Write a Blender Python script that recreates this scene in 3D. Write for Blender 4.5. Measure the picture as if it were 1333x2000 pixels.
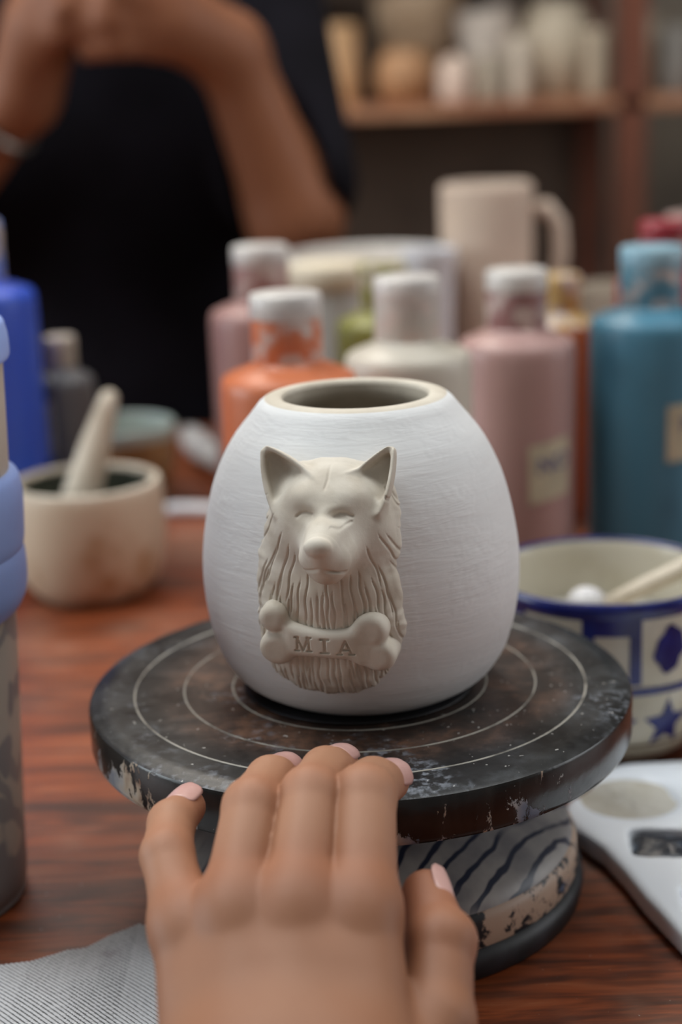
import bpy, bmesh, math, random
import numpy as np
from mathutils import Vector, Matrix

for _o in list(bpy.data.objects):
    bpy.data.objects.remove(_o)
scene = bpy.context.scene
COL = scene.collection
random.seed(7)
RNG = np.random.default_rng(7)

# ------------------------------------------------------------------ camera (table top is z = 0, floor z = -0.75)
PITCH, ROLL = math.radians(15.306), math.radians(2.083)
cam_data = bpy.data.cameras.new('camera')
cam = bpy.data.objects.new('camera', cam_data)
COL.objects.link(cam)
_r0, _u0 = Vector((1, 0, 0)), Vector((0, math.sin(PITCH), math.cos(PITCH)))
_f = Vector((0, math.cos(PITCH), -math.sin(PITCH)))
_r = _r0 * math.cos(ROLL) - _u0 * math.sin(ROLL)
_u = _r0 * math.sin(ROLL) + _u0 * math.cos(ROLL)
_m = Matrix((_r, _u, -_f)).transposed().to_4x4()
_m.translation = Vector((-.0046, -.5349, .2933))
cam.matrix_world = _m
cam_data.sensor_fit = 'VERTICAL'
cam_data.sensor_height = 36.0
cam_data.sensor_width = 24.0
cam_data.lens = 54.0
cam_data.clip_start = .01
cam_data.dof.use_dof = True
cam_data.dof.focus_distance = .489
cam_data.dof.aperture_fstop = 4.8
cam_data.dof.aperture_blades = 9
scene.camera = cam
scene.cycles.max_bounces = 6
scene.cycles.diffuse_bounces = 3
scene.cycles.glossy_bounces = 2
scene.cycles.transmission_bounces = 2
scene.cycles.caustics_reflective = False
scene.cycles.caustics_refractive = False
scene.cycles.adaptive_threshold = .05

# ------------------------------------------------------------------ light
scene.view_settings.view_transform = 'Standard'
scene.view_settings.look = 'None'
scene.view_settings.gamma = 1.0
scene.view_settings.use_curve_mapping = False
scene.view_settings.exposure = 0.0

world = bpy.data.worlds.new('room_ambient')
scene.world = world
world.use_nodes = True
world.node_tree.nodes['Background'].inputs[0].default_value = (1.0, .96, .92, 1)
world.node_tree.nodes['Background'].inputs[1].default_value = .19


def area(name, loc, target, sx, sy, power, color):
    d = bpy.data.lights.new(name, 'AREA')
    d.shape = 'RECTANGLE'
    d.size, d.size_y, d.energy, d.color = sx, sy, power, color
    o = bpy.data.objects.new(name, d)
    o.location = loc
    v = Vector(target) - Vector(loc)
    o.rotation_euler = v.to_track_quat('-Z', 'Y').to_euler()
    COL.objects.link(o)
    return o


PANELS = [(-.85, .20, 1.86), (.75, .20, 1.86), (-.35, 1.55, 1.86)]
area('panel_light_key', (PANELS[0][0], PANELS[0][1], 1.845), (PANELS[0][0], PANELS[0][1], 0), 1.15, .56, 18, (.90, .97, 1.0))
area('panel_light_fill', (PANELS[1][0], PANELS[1][1], 1.845), (PANELS[1][0], PANELS[1][1], 0), 1.15, .56, 8, (.90, .97, 1.0))
area('panel_light_shelf', (PANELS[2][0], PANELS[2][1], 1.845), (PANELS[2][0], PANELS[2][1], 0), 1.15, .56, 20, (1, .90, .78))
area('window_daylight_left', (-2.50, .15, .725), (0, .15, .725), 1.4, 1.15, 34, (.86, .95, 1.0))
area('window_daylight_right', (2.50, .15, .725), (0, .15, .725), 1.4, 1.15, 16, (.94, .97, 1.0))


# ------------------------------------------------------------------ helpers
def lin(c):
    return tuple(((v / 255) / 12.92 if v / 255 <= .04045 else ((v / 255 + .055) / 1.055) ** 2.4) for v in c[:3]) + (1,)


class NT:
    """small node-tree helper"""
    def __init__(self, name):
        self.m = bpy.data.materials.new(name)
        self.m.use_nodes = True
        self.t = self.m.node_tree
        self.b = self.t.nodes['Principled BSDF']
        self.tc = self.t.nodes.new('ShaderNodeTexCoord')

    def n(self, kind, **kw):
        nd = self.t.nodes.new('ShaderNode' + kind)
        for k, v in kw.items():
            setattr(nd, k, v)
        return nd

    def l(self, a, b):
        self.t.links.new(a, b)

    def coord(self, scale=(1, 1, 1), rot=(0, 0, 0), loc=(0, 0, 0), out='Object'):
        mp = self.n('Mapping')
        mp.inputs['Scale'].default_value = scale
        mp.inputs['Rotation'].default_value = rot
        mp.inputs['Location'].default_value = loc
        self.l(self.tc.outputs[out], mp.inputs['Vector'])
        return mp.outputs[0]

    def noise(self, vec, scale, detail=4, rough=.55, dist=0):
        nd = self.n('TexNoise')
        nd.inputs['Scale'].default_value = scale
        nd.inputs['Detail'].default_value = detail
        nd.inputs['Roughness'].default_value = rough
        nd.inputs['Distortion'].default_value = dist
        if vec is not None:
            self.l(vec, nd.inputs['Vector'])
        return nd.outputs['Fac']

    def ramp(self, fac, stops):
        nd = self.n('ValToRGB')
        e = nd.color_ramp.elements
        while len(e) < len(stops):
            e.new(.5)
        for el, (p, c) in zip(e, stops):
            el.position = p
            el.color = c if len(c) == 4 else tuple(c) + (1,)
        self.l(fac, nd.inputs[0])
        return nd.outputs[0]

    def step(self, fac, a, b):
        nd = self.n('MapRange')
        nd.interpolation_type = 'SMOOTHSTEP'
        nd.inputs[1].default_value, nd.inputs[2].default_value = a, b
        self.l(fac, nd.inputs[0])
        return nd.outputs[0]

    def mix(self, fac, a, b):
        nd = self.n('Mix', data_type='RGBA')
        for sock, v in ((nd.inputs[0], fac), (nd.inputs[6], a), (nd.inputs[7], b)):
            if isinstance(v, (tuple, list)):
                sock.default_value = v
            elif isinstance(v, (int, float)):
                sock.default_value = v
            else:
                self.l(v, sock)
        return nd.outputs[2]

    def math(self, op, a, b=None, clamp=False):
        nd = self.n('Math', operation=op, use_clamp=clamp)
        for sock, v in ((nd.inputs[0], a), (nd.inputs[1], b)):
            if v is None:
                continue
            if isinstance(v, (int, float)):
                sock.default_value = v
            else:
                self.l(v, sock)
        return nd.outputs[0]

    def sep(self, vec):
        nd = self.n('SeparateXYZ')
        self.l(vec, nd.inputs[0])
        return nd.outputs

    def bump(self, h, strength=.3, dist=.001, prev=None):
        nd = self.n('Bump')
        nd.inputs['Strength'].default_value = strength
        nd.inputs['Distance'].default_value = dist
        self.l(h, nd.inputs['Height'])
        if prev is not None:
            self.l(prev, nd.inputs['Normal'])
        return nd.outputs[0]

    def done(self, color=None, rough=.5, normal=None, **kw):
        if color is not None:
            if isinstance(color, tuple):
                self.b.inputs['Base Color'].default_value = color
            else:
                self.l(color, self.b.inputs['Base Color'])
        if isinstance(rough, (int, float)):
            self.b.inputs['Roughness'].default_value = rough
        else:
            self.l(rough, self.b.inputs['Roughness'])
        if normal is not None:
            self.l(normal, self.b.inputs['Normal'])
        for k, v in kw.items():
            self.b.inputs[k.replace('_', ' ')].default_value = v
        return self.m


def mat(name, c1, c2=None, scale=20., rough=.5, lo=.4, hi=.62, stretch=(1, 1, 1), bump=0., bscale=80., bdist=.001, **kw):
    t = NT(name)
    col, nrm = lin(c1), None
    if c2 is not None:
        col = t.mix(t.step(t.noise(t.coord(stretch), scale), lo, hi), lin(c1), lin(c2))
    if bump:
        nrm = t.bump(t.noise(t.coord(stretch), bscale), bump, bdist)
    return t.done(col, rough, nrm, **kw)


def link(o, parent=None):
    COL.objects.link(o)
    if parent is not None:
        o.parent = parent
    return o


def tag(o, label=None, cat=None, group=None, kind=None):
    for k, v in (('label', label), ('category', cat), ('group', group), ('kind', kind)):
        if v:
            o[k] = v
    return o


def thing(name, label, cat, loc=(0, 0, 0), rz=0., group=None):
    o = bpy.data.objects.new(name, None)
    o.empty_display_size = .02
    o.location = loc
    o.rotation_euler = (0, 0, rz)
    link(o)
    return tag(o, label, cat, group)


def mesh(name, v, f, m, parent=None, smooth=True, loc=None):
    me = bpy.data.meshes.new(name)
    if isinstance(f, np.ndarray):
        n, k = f.shape
        v = np.asarray(v, np.float32)
        me.vertices.add(len(v))
        me.vertices.foreach_set('co', v.ravel())
        me.loops.add(n * k)
        me.loops.foreach_set('vertex_index', f.astype(np.int32).ravel())
        me.polygons.add(n)
        me.polygons.foreach_set('loop_start', np.arange(0, n * k, k, dtype=np.int32))
        me.update(calc_edges=True)
    else:
        me.from_pydata([tuple(p) for p in v], [], f)
        me.update()
    if smooth:
        me.polygons.foreach_set('use_smooth', [True] * len(me.polygons))
    if m is not None:
        me.materials.append(m)
    o = bpy.data.objects.new(name, me)
    if loc is not None:
        o.location = loc
    return link(o, parent)


def lathe(prof, n=64, wob=None):
    """prof [(r, z)], rotated about z; r == 0 ends become poles"""
    v, f, rows = [], [], []
    for r, z in prof:
        if r <= 1e-9:
            rows.append([len(v)])
            v.append((0, 0, z))
        else:
            row = []
            for i in range(n):
                a = 2 * math.pi * i / n
                rr = r * (1 + (wob(a, z) if wob else 0))
                row.append(len(v))
                v.append((rr * math.cos(a), rr * math.sin(a), z))
            rows.append(row)
    for a, b in zip(rows[:-1], rows[1:]):
        for i in range(n):
            j = (i + 1) % n
            if len(a) == 1 and len(b) == 1:
                continue
            if len(a) == 1:
                f.append((a[0], b[j], b[i]))
            elif len(b) == 1:
                f.append((a[i], a[j], b[0]))
            else:
                f.append((a[i], a[j], b[j], b[i]))
    return v, f


def smoothprof(pts, sub=6):
    """Catmull-Rom through (r, z) points"""
    p = [pts[0]] + list(pts) + [pts[-1]]
    out = []
    for i in range(1, len(p) - 2):
        for s in range(sub):
            t = s / sub
            q = []
            for c in range(2):
                a, b, d, e = p[i - 1][c], p[i][c], p[i + 1][c], p[i + 2][c]
                q.append(.5 * (2 * b + (d - a) * t + (2 * a - 5 * b + 4 * d - e) * t * t + (3 * b - a - 3 * d + e) * t ** 3))
            out.append((max(q[0], 0), q[1]))
    out.append(pts[-1])
    return out


def box(name, c, s, m, parent=None, bevel=.003, rz=0., ry=0.):
    bm = bmesh.new()
    bmesh.ops.create_cube(bm, size=1)
    bmesh.ops.scale(bm, vec=s, verts=bm.verts)
    if bevel:
        bmesh.ops.bevel(bm, geom=bm.edges[:], offset=bevel, segments=2, affect='EDGES', profile=.6)
    if ry or rz:
        bmesh.ops.rotate(bm, cent=(0, 0, 0), matrix=Matrix.Rotation(rz, 3, 'Z') @ Matrix.Rotation(ry, 3, 'Y'), verts=bm.verts)
    bmesh.ops.translate(bm, vec=c, verts=bm.verts)
    me = bpy.data.meshes.new(name)
    bm.to_mesh(me)
    bm.free()
    me.materials.append(m)
    return link(bpy.data.objects.new(name, me), parent)


def tube(pts, rad, n=16):
    """closed tube along a polyline with one radius per point"""
    pts = [Vector(p) for p in pts]
    v, f = [], []
    up = Vector((0, 0, 1))
    for i, p in enumerate(pts):
        d = (pts[min(i + 1, len(pts) - 1)] - pts[max(i - 1, 0)]).normalized()
        a = d.cross(up if abs(d.z) < .95 else Vector((1, 0, 0))).normalized()
        b = d.cross(a)
        for k in range(n):
            t = 2 * math.pi * k / n
            v.append(tuple(p + (a * math.cos(t) + b * math.sin(t)) * rad[i]))
    for i in range(len(pts) - 1):
        for k in range(n):
            j = (k + 1) % n
            f.append((i * n + k, i * n + j, (i + 1) * n + j, (i + 1) * n + k))
    f.append(tuple(range(n))[::-1])
    f.append(tuple(range((len(pts) - 1) * n, len(pts) * n)))
    return v, f


# --- implicit surfaces
def nets(D, org, h):
    """naive surface nets on a regular grid -> verts, quads"""
    s = D < 0
    nx, ny, nz = D.shape
    cnt = np.zeros((nx - 1, ny - 1, nz - 1), np.int8)
    offs = [(a, b, c) for a in (0, 1) for b in (0, 1) for c in (0, 1)]
    for a, b, c in offs:
        cnt += s[a:nx - 1 + a, b:ny - 1 + b, c:nz - 1 + c]
    act = (cnt > 0) & (cnt < 8)
    I = np.argwhere(act)
    val = [D[I[:, 0] + a, I[:, 1] + b, I[:, 2] + c].astype(np.float64) for a, b, c in offs]
    acc, num = np.zeros((len(I), 3)), np.zeros(len(I))
    for p in range(8):
        for q in range(p + 1, 8):
            if sum(abs(offs[p][k] - offs[q][k]) for k in range(3)) != 1:
                continue
            va, vb = val[p], val[q]
            x = (va < 0) != (vb < 0)
            t = np.where(x, va / np.where(x, va - vb, 1), 0)
            pt = np.array(offs[p]) + t[:, None] * (np.array(offs[q]) - np.array(offs[p]))
            acc += pt * x[:, None]
            num += x
    V = (I + acc / num[:, None]) * h + np.array(org)
    idx = np.full(act.shape, -1, np.int32)
    idx[act] = np.arange(len(I))
    F = []
    A, B = s[:-1, 1:-1, 1:-1], s[1:, 1:-1, 1:-1]
    E_ = np.argwhere(A != B)
    i, j, k = E_.T
    j, k = j + 1, k + 1
    q = np.stack([idx[i, j - 1, k - 1], idx[i, j, k - 1], idx[i, j, k], idx[i, j - 1, k]], 1)
    F.append(np.where(s[i, j, k][:, None], q, q[:, ::-1]))
    A, B = s[1:-1, :-1, 1:-1], s[1:-1, 1:, 1:-1]
    E_ = np.argwhere(A != B)
    i, j, k = E_.T
    i, k = i + 1, k + 1
    q = np.stack([idx[i - 1, j, k - 1], idx[i - 1, j, k], idx[i, j, k], idx[i, j, k - 1]], 1)
    F.append(np.where(s[i, j, k][:, None], q, q[:, ::-1]))
    A, B = s[1:-1, 1:-1, :-1], s[1:-1, 1:-1, 1:]
    E_ = np.argwhere(A != B)
    i, j, k = E_.T
    i, j = i + 1, j + 1
    q = np.stack([idx[i - 1, j - 1, k], idx[i, j - 1, k], idx[i, j, k], idx[i - 1, j, k]], 1)
    F.append(np.where(s[i, j, k][:, None], q, q[:, ::-1]))
    return V, np.concatenate(F)


def grid(lo, hi, h):
    ax = [np.arange(a, b + h, h, dtype=np.float32) for a, b in zip(lo, hi)]
    return ax[0][:, None, None], ax[1][None, :, None], ax[2][None, None, :]


def smin(a, b, k):
    h = np.maximum(k - np.abs(a - b), 0) / k
    return np.minimum(a, b) - h * h * k * .25


def smax(a, b, k):
    return -smin(-a, -b, k)


def cone(X, Y, Z, a, b, ra, rb):
    a, b = np.array(a, np.float32), np.array(b, np.float32)
    ab = b - a
    t = ((X - a[0]) * ab[0] + (Y - a[1]) * ab[1] + (Z - a[2]) * ab[2]) / float(ab @ ab)
    t = np.clip(t, 0, 1)
    return np.sqrt((X - a[0] - t * ab[0]) ** 2 + (Y - a[1] - t * ab[1]) ** 2 + (Z - a[2] - t * ab[2]) ** 2) - (ra + t * (rb - ra))


def ell(X, Y, Z, c, r):
    k = np.sqrt(((X - c[0]) / r[0]) ** 2 + ((Y - c[1]) / r[1]) ** 2 + ((Z - c[2]) / r[2]) ** 2)
    return (k - 1) * min(r)


def poly2(U, V, P):
    """signed distance to polygon P (negative inside)"""
    P = np.array(P, np.float32)
    d = np.full(np.broadcast(U, V).shape, 1e9, np.float32)
    ins = np.zeros(d.shape, bool)
    for a, b in zip(P, np.roll(P, -1, 0)):
        e = b - a
        t = np.clip(((U - a[0]) * e[0] + (V - a[1]) * e[1]) / float(e @ e), 0, 1)
        d = np.minimum(d, (U - a[0] - t * e[0]) ** 2 + (V - a[1] - t * e[1]) ** 2)
        if a[1] != b[1]:
            c = ((a[1] > V) != (b[1] > V)) & (U < (b[0] - a[0]) * (V - a[1]) / (b[1] - a[1]) + a[0])
            ins ^= c
    d = np.sqrt(d)
    return np.where(ins, -d, d)


# ------------------------------------------------------------------ materials
def m_wood():
    t = NT('red_brown_wood')
    rot = (0, 0, math.radians(-9))
    n1 = t.noise(t.coord((1.5, 11, 11), rot=rot), 5, 6, .62, 1.4)
    n2 = t.noise(t.coord((3, 60, 60), rot=rot), 8, 5, .6, .4)
    n3 = t.noise(t.coord(), 9, 4, .6)
    n4 = t.noise(t.coord((4, 26, 26), rot=rot, loc=(3, 1, 0)), 3.2, 3, .55, .8)
    g = t.math('ADD', t.math('MULTIPLY', n1, .70), t.math('MULTIPLY', n2, .30))
    col = t.ramp(g, [(.32, lin((44, 19, 10))), (.45, lin((92, 43, 22))), (.55, lin((134, 64, 30))), (.68, lin((150, 86, 54)))])
    col = t.mix(t.math('MULTIPLY', t.step(n4, .56, .68), .6), col, lin((52, 27, 18)))
    col = t.mix(t.math('MULTIPLY', t.step(n3, .50, .72), .32), col, lin((170, 138, 118)))
    sp = t.step(t.noise(t.coord(), 420, 2), .72, .76)
    col = t.mix(t.math('MULTIPLY', sp, .55), col, lin((205, 198, 190)))
    r = t.math('ADD', t.math('MULTIPLY', n3, .3), .26)
    return t.done(col, r, t.bump(g, .3, .001))


def m_disc_top():
    t = NT('worn_black_wheel_top')
    co = t.coord()
    s = t.sep(co)
    rr = t.math('SQRT', t.math('ADD', t.math('POWER', s[0], 2), t.math('POWER', s[1], 2)))
    n1 = t.noise(co, 46, 7, .72)
    n2 = t.noise(co, 20, 5, .65)
    n3 = t.noise(co, 260, 3, .6)
    col = t.ramp(n1, [(.36, lin((16, 16, 17))), (.52, lin((36, 37, 38))), (.74, lin((74, 77, 81)))])
    inner = t.math('SUBTRACT', 1, t.step(rr, .066, .083))
    rust = t.ramp(n1, [(.34, lin((34, 26, 22))), (.5, lin((66, 50, 42))), (.68, lin((118, 84, 64)))])
    fr = t.math('MULTIPLY', t.math('MULTIPLY', inner, t.step(n2, .28, .50)), .95)
    col = t.mix(fr, col, rust)
    dust = t.math('MULTIPLY', t.step(n2, .50, .68), t.step(n3, .46, .64))
    col = t.mix(t.math('MULTIPLY', dust, .75), col, lin((146, 152, 162)))
    spk = t.step(t.noise(co, 520, 1), .74, .775)
    col = t.mix(t.math('MULTIPLY', spk, .7), col, lin((205, 203, 198)))
    r = t.math('ADD', t.math('MULTIPLY', n1, .4), .18)
    return t.done(col, r, t.bump(n3, .18, .0006))


def m_disc_rim():
    t = NT('black_rim_with_paint_splashes')
    co = t.coord()
    z = t.sep(co)[2]
    n = t.noise(t.coord((1, 1, .6)), 120, 7, .7, .4)
    big = t.noise(t.coord(loc=(.37, .11, .2)), 26, 3, .5)
    low = t.math('MULTIPLY', t.math('SUBTRACT', .008, z), 9.0)
    v = t.math('ADD', t.math('ADD', n, low), t.math('MULTIPLY', t.math('SUBTRACT', big, .5), .55))
    v = t.math('SUBTRACT', v, t.math('MULTIPLY', t.sep(co)[0], .8))
    m = t.step(v, .585, .615)
    hue = t.noise(co, 45, 3)
    paint = t.ramp(hue, [(.34, lin((110, 70, 50))), (.42, lin((186, 170, 150))), (.50, lin((178, 176, 172))), (.60, lin((120, 132, 150))), (.68, lin((64, 84, 112)))])
    base = t.ramp(t.noise(t.coord((1, 1, .15)), 120, 4), [(.4, lin((15, 15, 15))), (.7, lin((44, 42, 40)))])
    h = t.noise(co, 300, 3)
    return t.done(t.mix(m, base, paint), t.math('ADD', t.math('MULTIPLY', m, .45), .25), t.bump(t.math('ADD', m, t.math('MULTIPLY', h, .3)), .35, .0008))


def m_base_top():
    t = NT('grey_white_base_with_blue_strokes')
    co = t.coord()
    n = t.noise(co, 30, 5)
    w = t.n('TexWave', wave_type='BANDS', bands_direction='X')
    w.inputs['Scale'].default_value = 48
    w.inputs['Distortion'].default_value = 3.5
    w.inputs['Detail'].default_value = 2
    t.l(t.coord(rot=(0, 0, math.radians(35))), w.inputs['Vector'])
    stro = t.math('MULTIPLY', t.step(w.outputs['Fac'], .80, .92), t.step(t.noise(co, 22, 2), .46, .56))
    col = t.mix(t.step(n, .4, .65), lin((168, 164, 160)), lin((126, 124, 126)))
    col = t.mix(stro, col, lin((40, 46, 66)))
    return t.done(col, .4)


def m_base_band():
    t = NT('beige_band_with_black_paint')
    co = t.coord((1, 1, 1.3))
    n = t.noise(co, 55, 6, .65)
    col = t.mix(t.step(n, .50, .55), lin((186, 160, 140)), lin((26, 27, 33)))
    col = t.mix(t.step(t.noise(co, 40, 4), .6, .66), col, lin((84, 100, 124)))
    return t.done(col, .45, t.bump(n, .3, .001))


def m_vase():
    t = NT('white_brushed_slip')
    n1 = t.noise(t.coord((28, 28, 260)), 1.6, 5, .6, .6)
    n2 = t.noise(t.coord((60, 60, 420), rot=(0, math.radians(14), 0)), 1.3, 3, .6, 1.0)
    n3 = t.noise(t.coord(), 55, 3)
    h = t.math('ADD', n1, t.math('MULTIPLY', t.math('MULTIPLY', n2, t.step(n3, .45, .6)), .9))
    col = t.mix(n1, lin((226, 227, 228)), lin((238, 238, 238)))
    return t.done(col, .62, t.bump(h, .22, .0010))


def m_skin(name, c, tint=False):
    t = NT(name)
    n = t.noise(t.coord(), 55, 4)
    col = t.mix(t.math('MULTIPLY', n, .35), lin(c), lin((c[0] - 16, c[1] - 26, c[2] - 28)))
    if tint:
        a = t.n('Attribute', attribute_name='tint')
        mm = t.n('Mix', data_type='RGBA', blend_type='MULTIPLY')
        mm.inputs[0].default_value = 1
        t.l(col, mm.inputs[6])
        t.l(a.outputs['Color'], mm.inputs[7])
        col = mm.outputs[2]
    vo = t.n('TexVoronoi')
    vo.inputs['Scale'].default_value = 900
    t.l(t.coord(), vo.inputs['Vector'])
    m = t.done(col, .58, t.bump(vo.outputs['Distance'], .08, .0004))
    b = t.b
    b.inputs['Subsurface Weight'].default_value = 0.0
    b.inputs['Subsurface Radius'].default_value = (.006, .0025, .0012)
    b.inputs['Subsurface Scale'].default_value = 1.0
    return m


def m_cloth():
    t = NT('grey_white_ribbed_cloth')
    at = t.n('Attribute', attribute_name='rib')
    co = t.coord()
    fib = t.noise(co, 1400, 2)
    a = t.step(t.math('ADD', at.outputs['Fac'], t.math('MULTIPLY', t.math('SUBTRACT', fib, .5), .4)), .50, .80)
    col = t.mix(a, lin((20, 19, 22)), lin((198, 197, 199)))
    col = t.mix(t.math('MULTIPLY', t.step(t.noise(co, 45, 3), .56, .7), .45), col, lin((110, 92, 96)))
    return t.done(col, .9, t.bump(fib, .3, .0005))


def m_steel_floral():
    t = NT('cream_enamel_with_grey_line_drawing')
    co = t.coord((1, 1, .75))
    v = t.n('TexVoronoi', feature='DISTANCE_TO_EDGE')
    v.inputs['Scale'].default_value = 26
    wob = t.n('Mix', data_type='VECTOR')
    nz = t.n('TexNoise')
    nz.inputs['Scale'].default_value = 30
    t.l(co, nz.inputs['Vector'])
    wob.inputs[0].default_value = .02
    t.l(co, wob.inputs[4])
    t.l(nz.outputs['Color'], wob.inputs[5])
    t.l(wob.outputs[1], v.inputs['Vector'])
    line = t.math('SUBTRACT', 1, t.step(v.outputs['Distance'], .03, .055))
    z = t.sep(t.coord())[2]
    leaf = t.math('MULTIPLY', t.step(t.noise(co, 40, 2, .4), .55, .58), t.math('SUBTRACT', 1, t.step(z, .10, .12)))
    k = t.math('MAXIMUM', t.math('MULTIPLY', line, .55), t.math('MULTIPLY', leaf, .62))
    return t.done(t.mix(k, lin((188, 178, 166)), lin((92, 98, 112))), .42)


MT = {
    'wood': m_wood(),
    'table_leg': mat('dark_table_wood', (80, 42, 24), (56, 28, 16), 30, .5, stretch=(1, 1, .1)),
    'floor': mat('grey_concrete_floor', (92, 86, 80), (72, 68, 64), 6, .7),
    'wall': mat('dim_plaster_wall', (132, 124, 114), (118, 110, 102), 5, .85),
    'ceil': mat('ceiling_paint', (186, 184, 180), None, rough=.9),
    'frame': mat('window_frame_paint', (150, 146, 140), None, rough=.5),
    'disc_top': m_disc_top(), 'disc_rim': m_disc_rim(), 'base_top': m_base_top(), 'base_band': m_base_band(),
    'black': mat('black_rubber', (22, 22, 25), (40, 40, 46), 60, .5),
    'ring': mat('pale_incised_line', (176, 172, 162), (96, 92, 86), 60, .6, lo=.42, hi=.7),
    'vase': m_vase(),
    'clay': mat('unglazed_buff_clay', (212, 204, 191), (199, 189, 174), 60, .72, bump=.18, bscale=420, bdist=.0006),
    'rim_clay': mat('bare_clay_lip', (214, 205, 190), (202, 192, 176), 40, .7, bump=.1, bscale=300, bdist=.0005),
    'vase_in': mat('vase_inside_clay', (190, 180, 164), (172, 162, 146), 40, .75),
    'skin': m_skin('hand_skin', (148, 102, 74), True),  # dark base holds painted shade for the back of the hand; tint lifts fingers
    'nail': mat('pale_pink_nail', (200, 156, 148), (208, 166, 158), 90, .25),
    'skin_b': m_skin('tan_arm_skin', (142, 90, 60)),
    'black_cloth': mat('black_apron_cloth', (17, 15, 21), (22, 20, 27), 12, .95, Specular_IOR_Level=.15),
    'hair': mat('dark_hair', (26, 20, 18), (40, 30, 25), 60, .5),
    'cloth': m_cloth(),
    'floral': m_steel_floral(),
    'lav': mat('lavender_silicone', (150, 172, 230), (144, 166, 224), 20, .5),
    'porcelain': mat('white_porcelain', (236, 241, 248), (230, 235, 242), 12, .22),
    'cream_glaze': mat('cream_glaze', (204, 198, 182), (190, 182, 160), 20, .25),
    'cobalt': mat('cobalt_blue_glaze', (17, 25, 88), (26, 38, 112), 60, .25),
    'bowl_foot': mat('brown_unglazed_foot', (110, 76, 56), (90, 62, 48), 30, .6),
    'milky': mat('milky_slip', (206, 202, 192), None, rough=.3),
    'stone': mat('beige_stoneware', (206, 190, 166), (160, 116, 66), 24, .45, lo=.52, hi=.72, bump=.1),
    'stone_in': mat('dark_green_glaze', (84, 88, 76), (52, 56, 48), 30, .25),
    'pestle': mat('pale_pestle_clay', (208, 196, 178), (190, 176, 156), 40, .6),
    'cup_brown': mat('ochre_brown_stoneware', (150, 112, 70), (124, 90, 54), 30, .5),
    'cup_teal': mat('pale_celadon_glaze', (170, 178, 170), (150, 160, 156), 30, .25),
    'grey_tool': mat('pale_grey_bristle', (178, 172, 168), (150, 144, 142), 40, .6),
    'white_tool': mat('white_plastic_tool', (208, 206, 208), None, rough=.4),
    'label': mat('cream_paper_label', (206, 196, 168), (190, 182, 156), 60, .8),
    'ink': mat('blue_ink', (54, 66, 140), None, rough=.7),
    'clear_cap': mat('cloudy_white_cap', (216, 210, 204), (196, 190, 186), 60, .35),
    'shelf': mat('shelf_board_wood', (186, 136, 102), (140, 88, 62), 14, .6, stretch=(.3, 2, 2)),
    'post': mat('red_brown_post_wood', (110, 60, 40), (86, 46, 30), 14, .6, stretch=(2, 2, .2)),
    'panel_dark': mat('dark_brown_panel', (104, 88, 76), (90, 76, 66), 6, .85),
    'lamp_white': mat('lamp_housing', (225, 225, 225), None, rough=.5),
}
_t = NT('lamp_diffuser')
_t.done(lin((245, 245, 240)), .6, None)
_t.b.inputs['Emission Color'].default_value = (1, .97, .92, 1)
_t.b.inputs['Emission Strength'].default_value = 3
MT['diffuser'] = _t.m


def paint(name, c1, c2, cap=None):
    MT[name] = mat(name, c1, c2, 26, .38, lo=.45, hi=.75, stretch=(1, 1, .5))
    t = NT(name + '_cap')
    co = t.coord()
    col = t.mix(t.step(t.noise(co, 75, 4), .44, .6), lin(cap or c1), lin((206, 190, 182)))
    MT[name + '_cap'] = t.done(col, .35)


paint('terracotta_paint', (206, 118, 78), (194, 104, 64))
paint('cream_paint', (206, 198, 184), (190, 182, 168), (196, 190, 182))
paint('mauve_paint', (182, 146, 140), (168, 132, 126), (150, 110, 108))
paint('plum_paint', (168, 128, 122), (154, 116, 112))
paint('teal_paint', (78, 132, 156), (62, 110, 132), (88, 142, 162))
paint('cobalt_paint', (50, 88, 204), (42, 74, 180), (96, 134, 214))
MT['pale_teal'] = mat('pale_teal_cap', (150, 184, 198), (120, 160, 178), 40, .35)
paint('olive_paint', (142, 140, 72), (122, 122, 60))
paint('red_paint', (150, 46, 56), (128, 36, 46))
paint('orange_paint', (196, 120, 76), (182, 106, 64), (200, 164, 100))
paint('grey_paint', (96, 94, 96), (74, 72, 76), (176, 166, 152))

# ------------------------------------------------------------------ setting
FZ = -.75


def struct(o):
    o['kind'] = 'structure'
    return o


struct(box('floor', (0, .9, FZ - .03), (5.2, 5.6, .06), MT['floor'], bevel=0))
struct(box('ceiling', (0, .9, 1.95), (5.2, 5.6, .06), MT['ceil'], bevel=0))
struct(box('wall_back', (0, 3.33, .585), (5.2, .06, 2.67), MT['wall'], bevel=0))
for sx, nm, wn in ((-1, 'wall_left', 'window_1'), (1, 'wall_right', 'window_2')):
    wl = struct(box(nm, (sx * 2.57, 2.295, .585), (.06, 2.81, 2.67), MT['wall'], bevel=0))
    box('wall_below_window', (sx * 2.57, .15, -.325), (.06, 1.48, .85), MT['wall'], wl, bevel=0)
    box('wall_above_window', (sx * 2.57, .15, 1.635), (.06, 1.48, .57), MT['wall'], wl, bevel=0)
    box('wall_end', (sx * 2.57, -1.245, .585), (.06, 1.31, 2.67), MT['wall'], wl, bevel=0)
    win = struct(box(wn, (sx * 2.57, .15, .11), (.10, 1.48, .04), MT['frame']))
    box('frame_head', (sx * 2.57, .15, 1.335), (.08, 1.48, .03), MT['frame'], win)
    box('frame_jamb', (sx * 2.57, -.575, .725), (.08, .03, 1.19), MT['frame'], win)
    box('frame_jamb', (sx * 2.57, .875, .725), (.08, .03, 1.19), MT['frame'], win)
    box('mullion', (sx * 2.57, .15, .725), (.06, .04, 1.19), MT['frame'], win)
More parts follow.
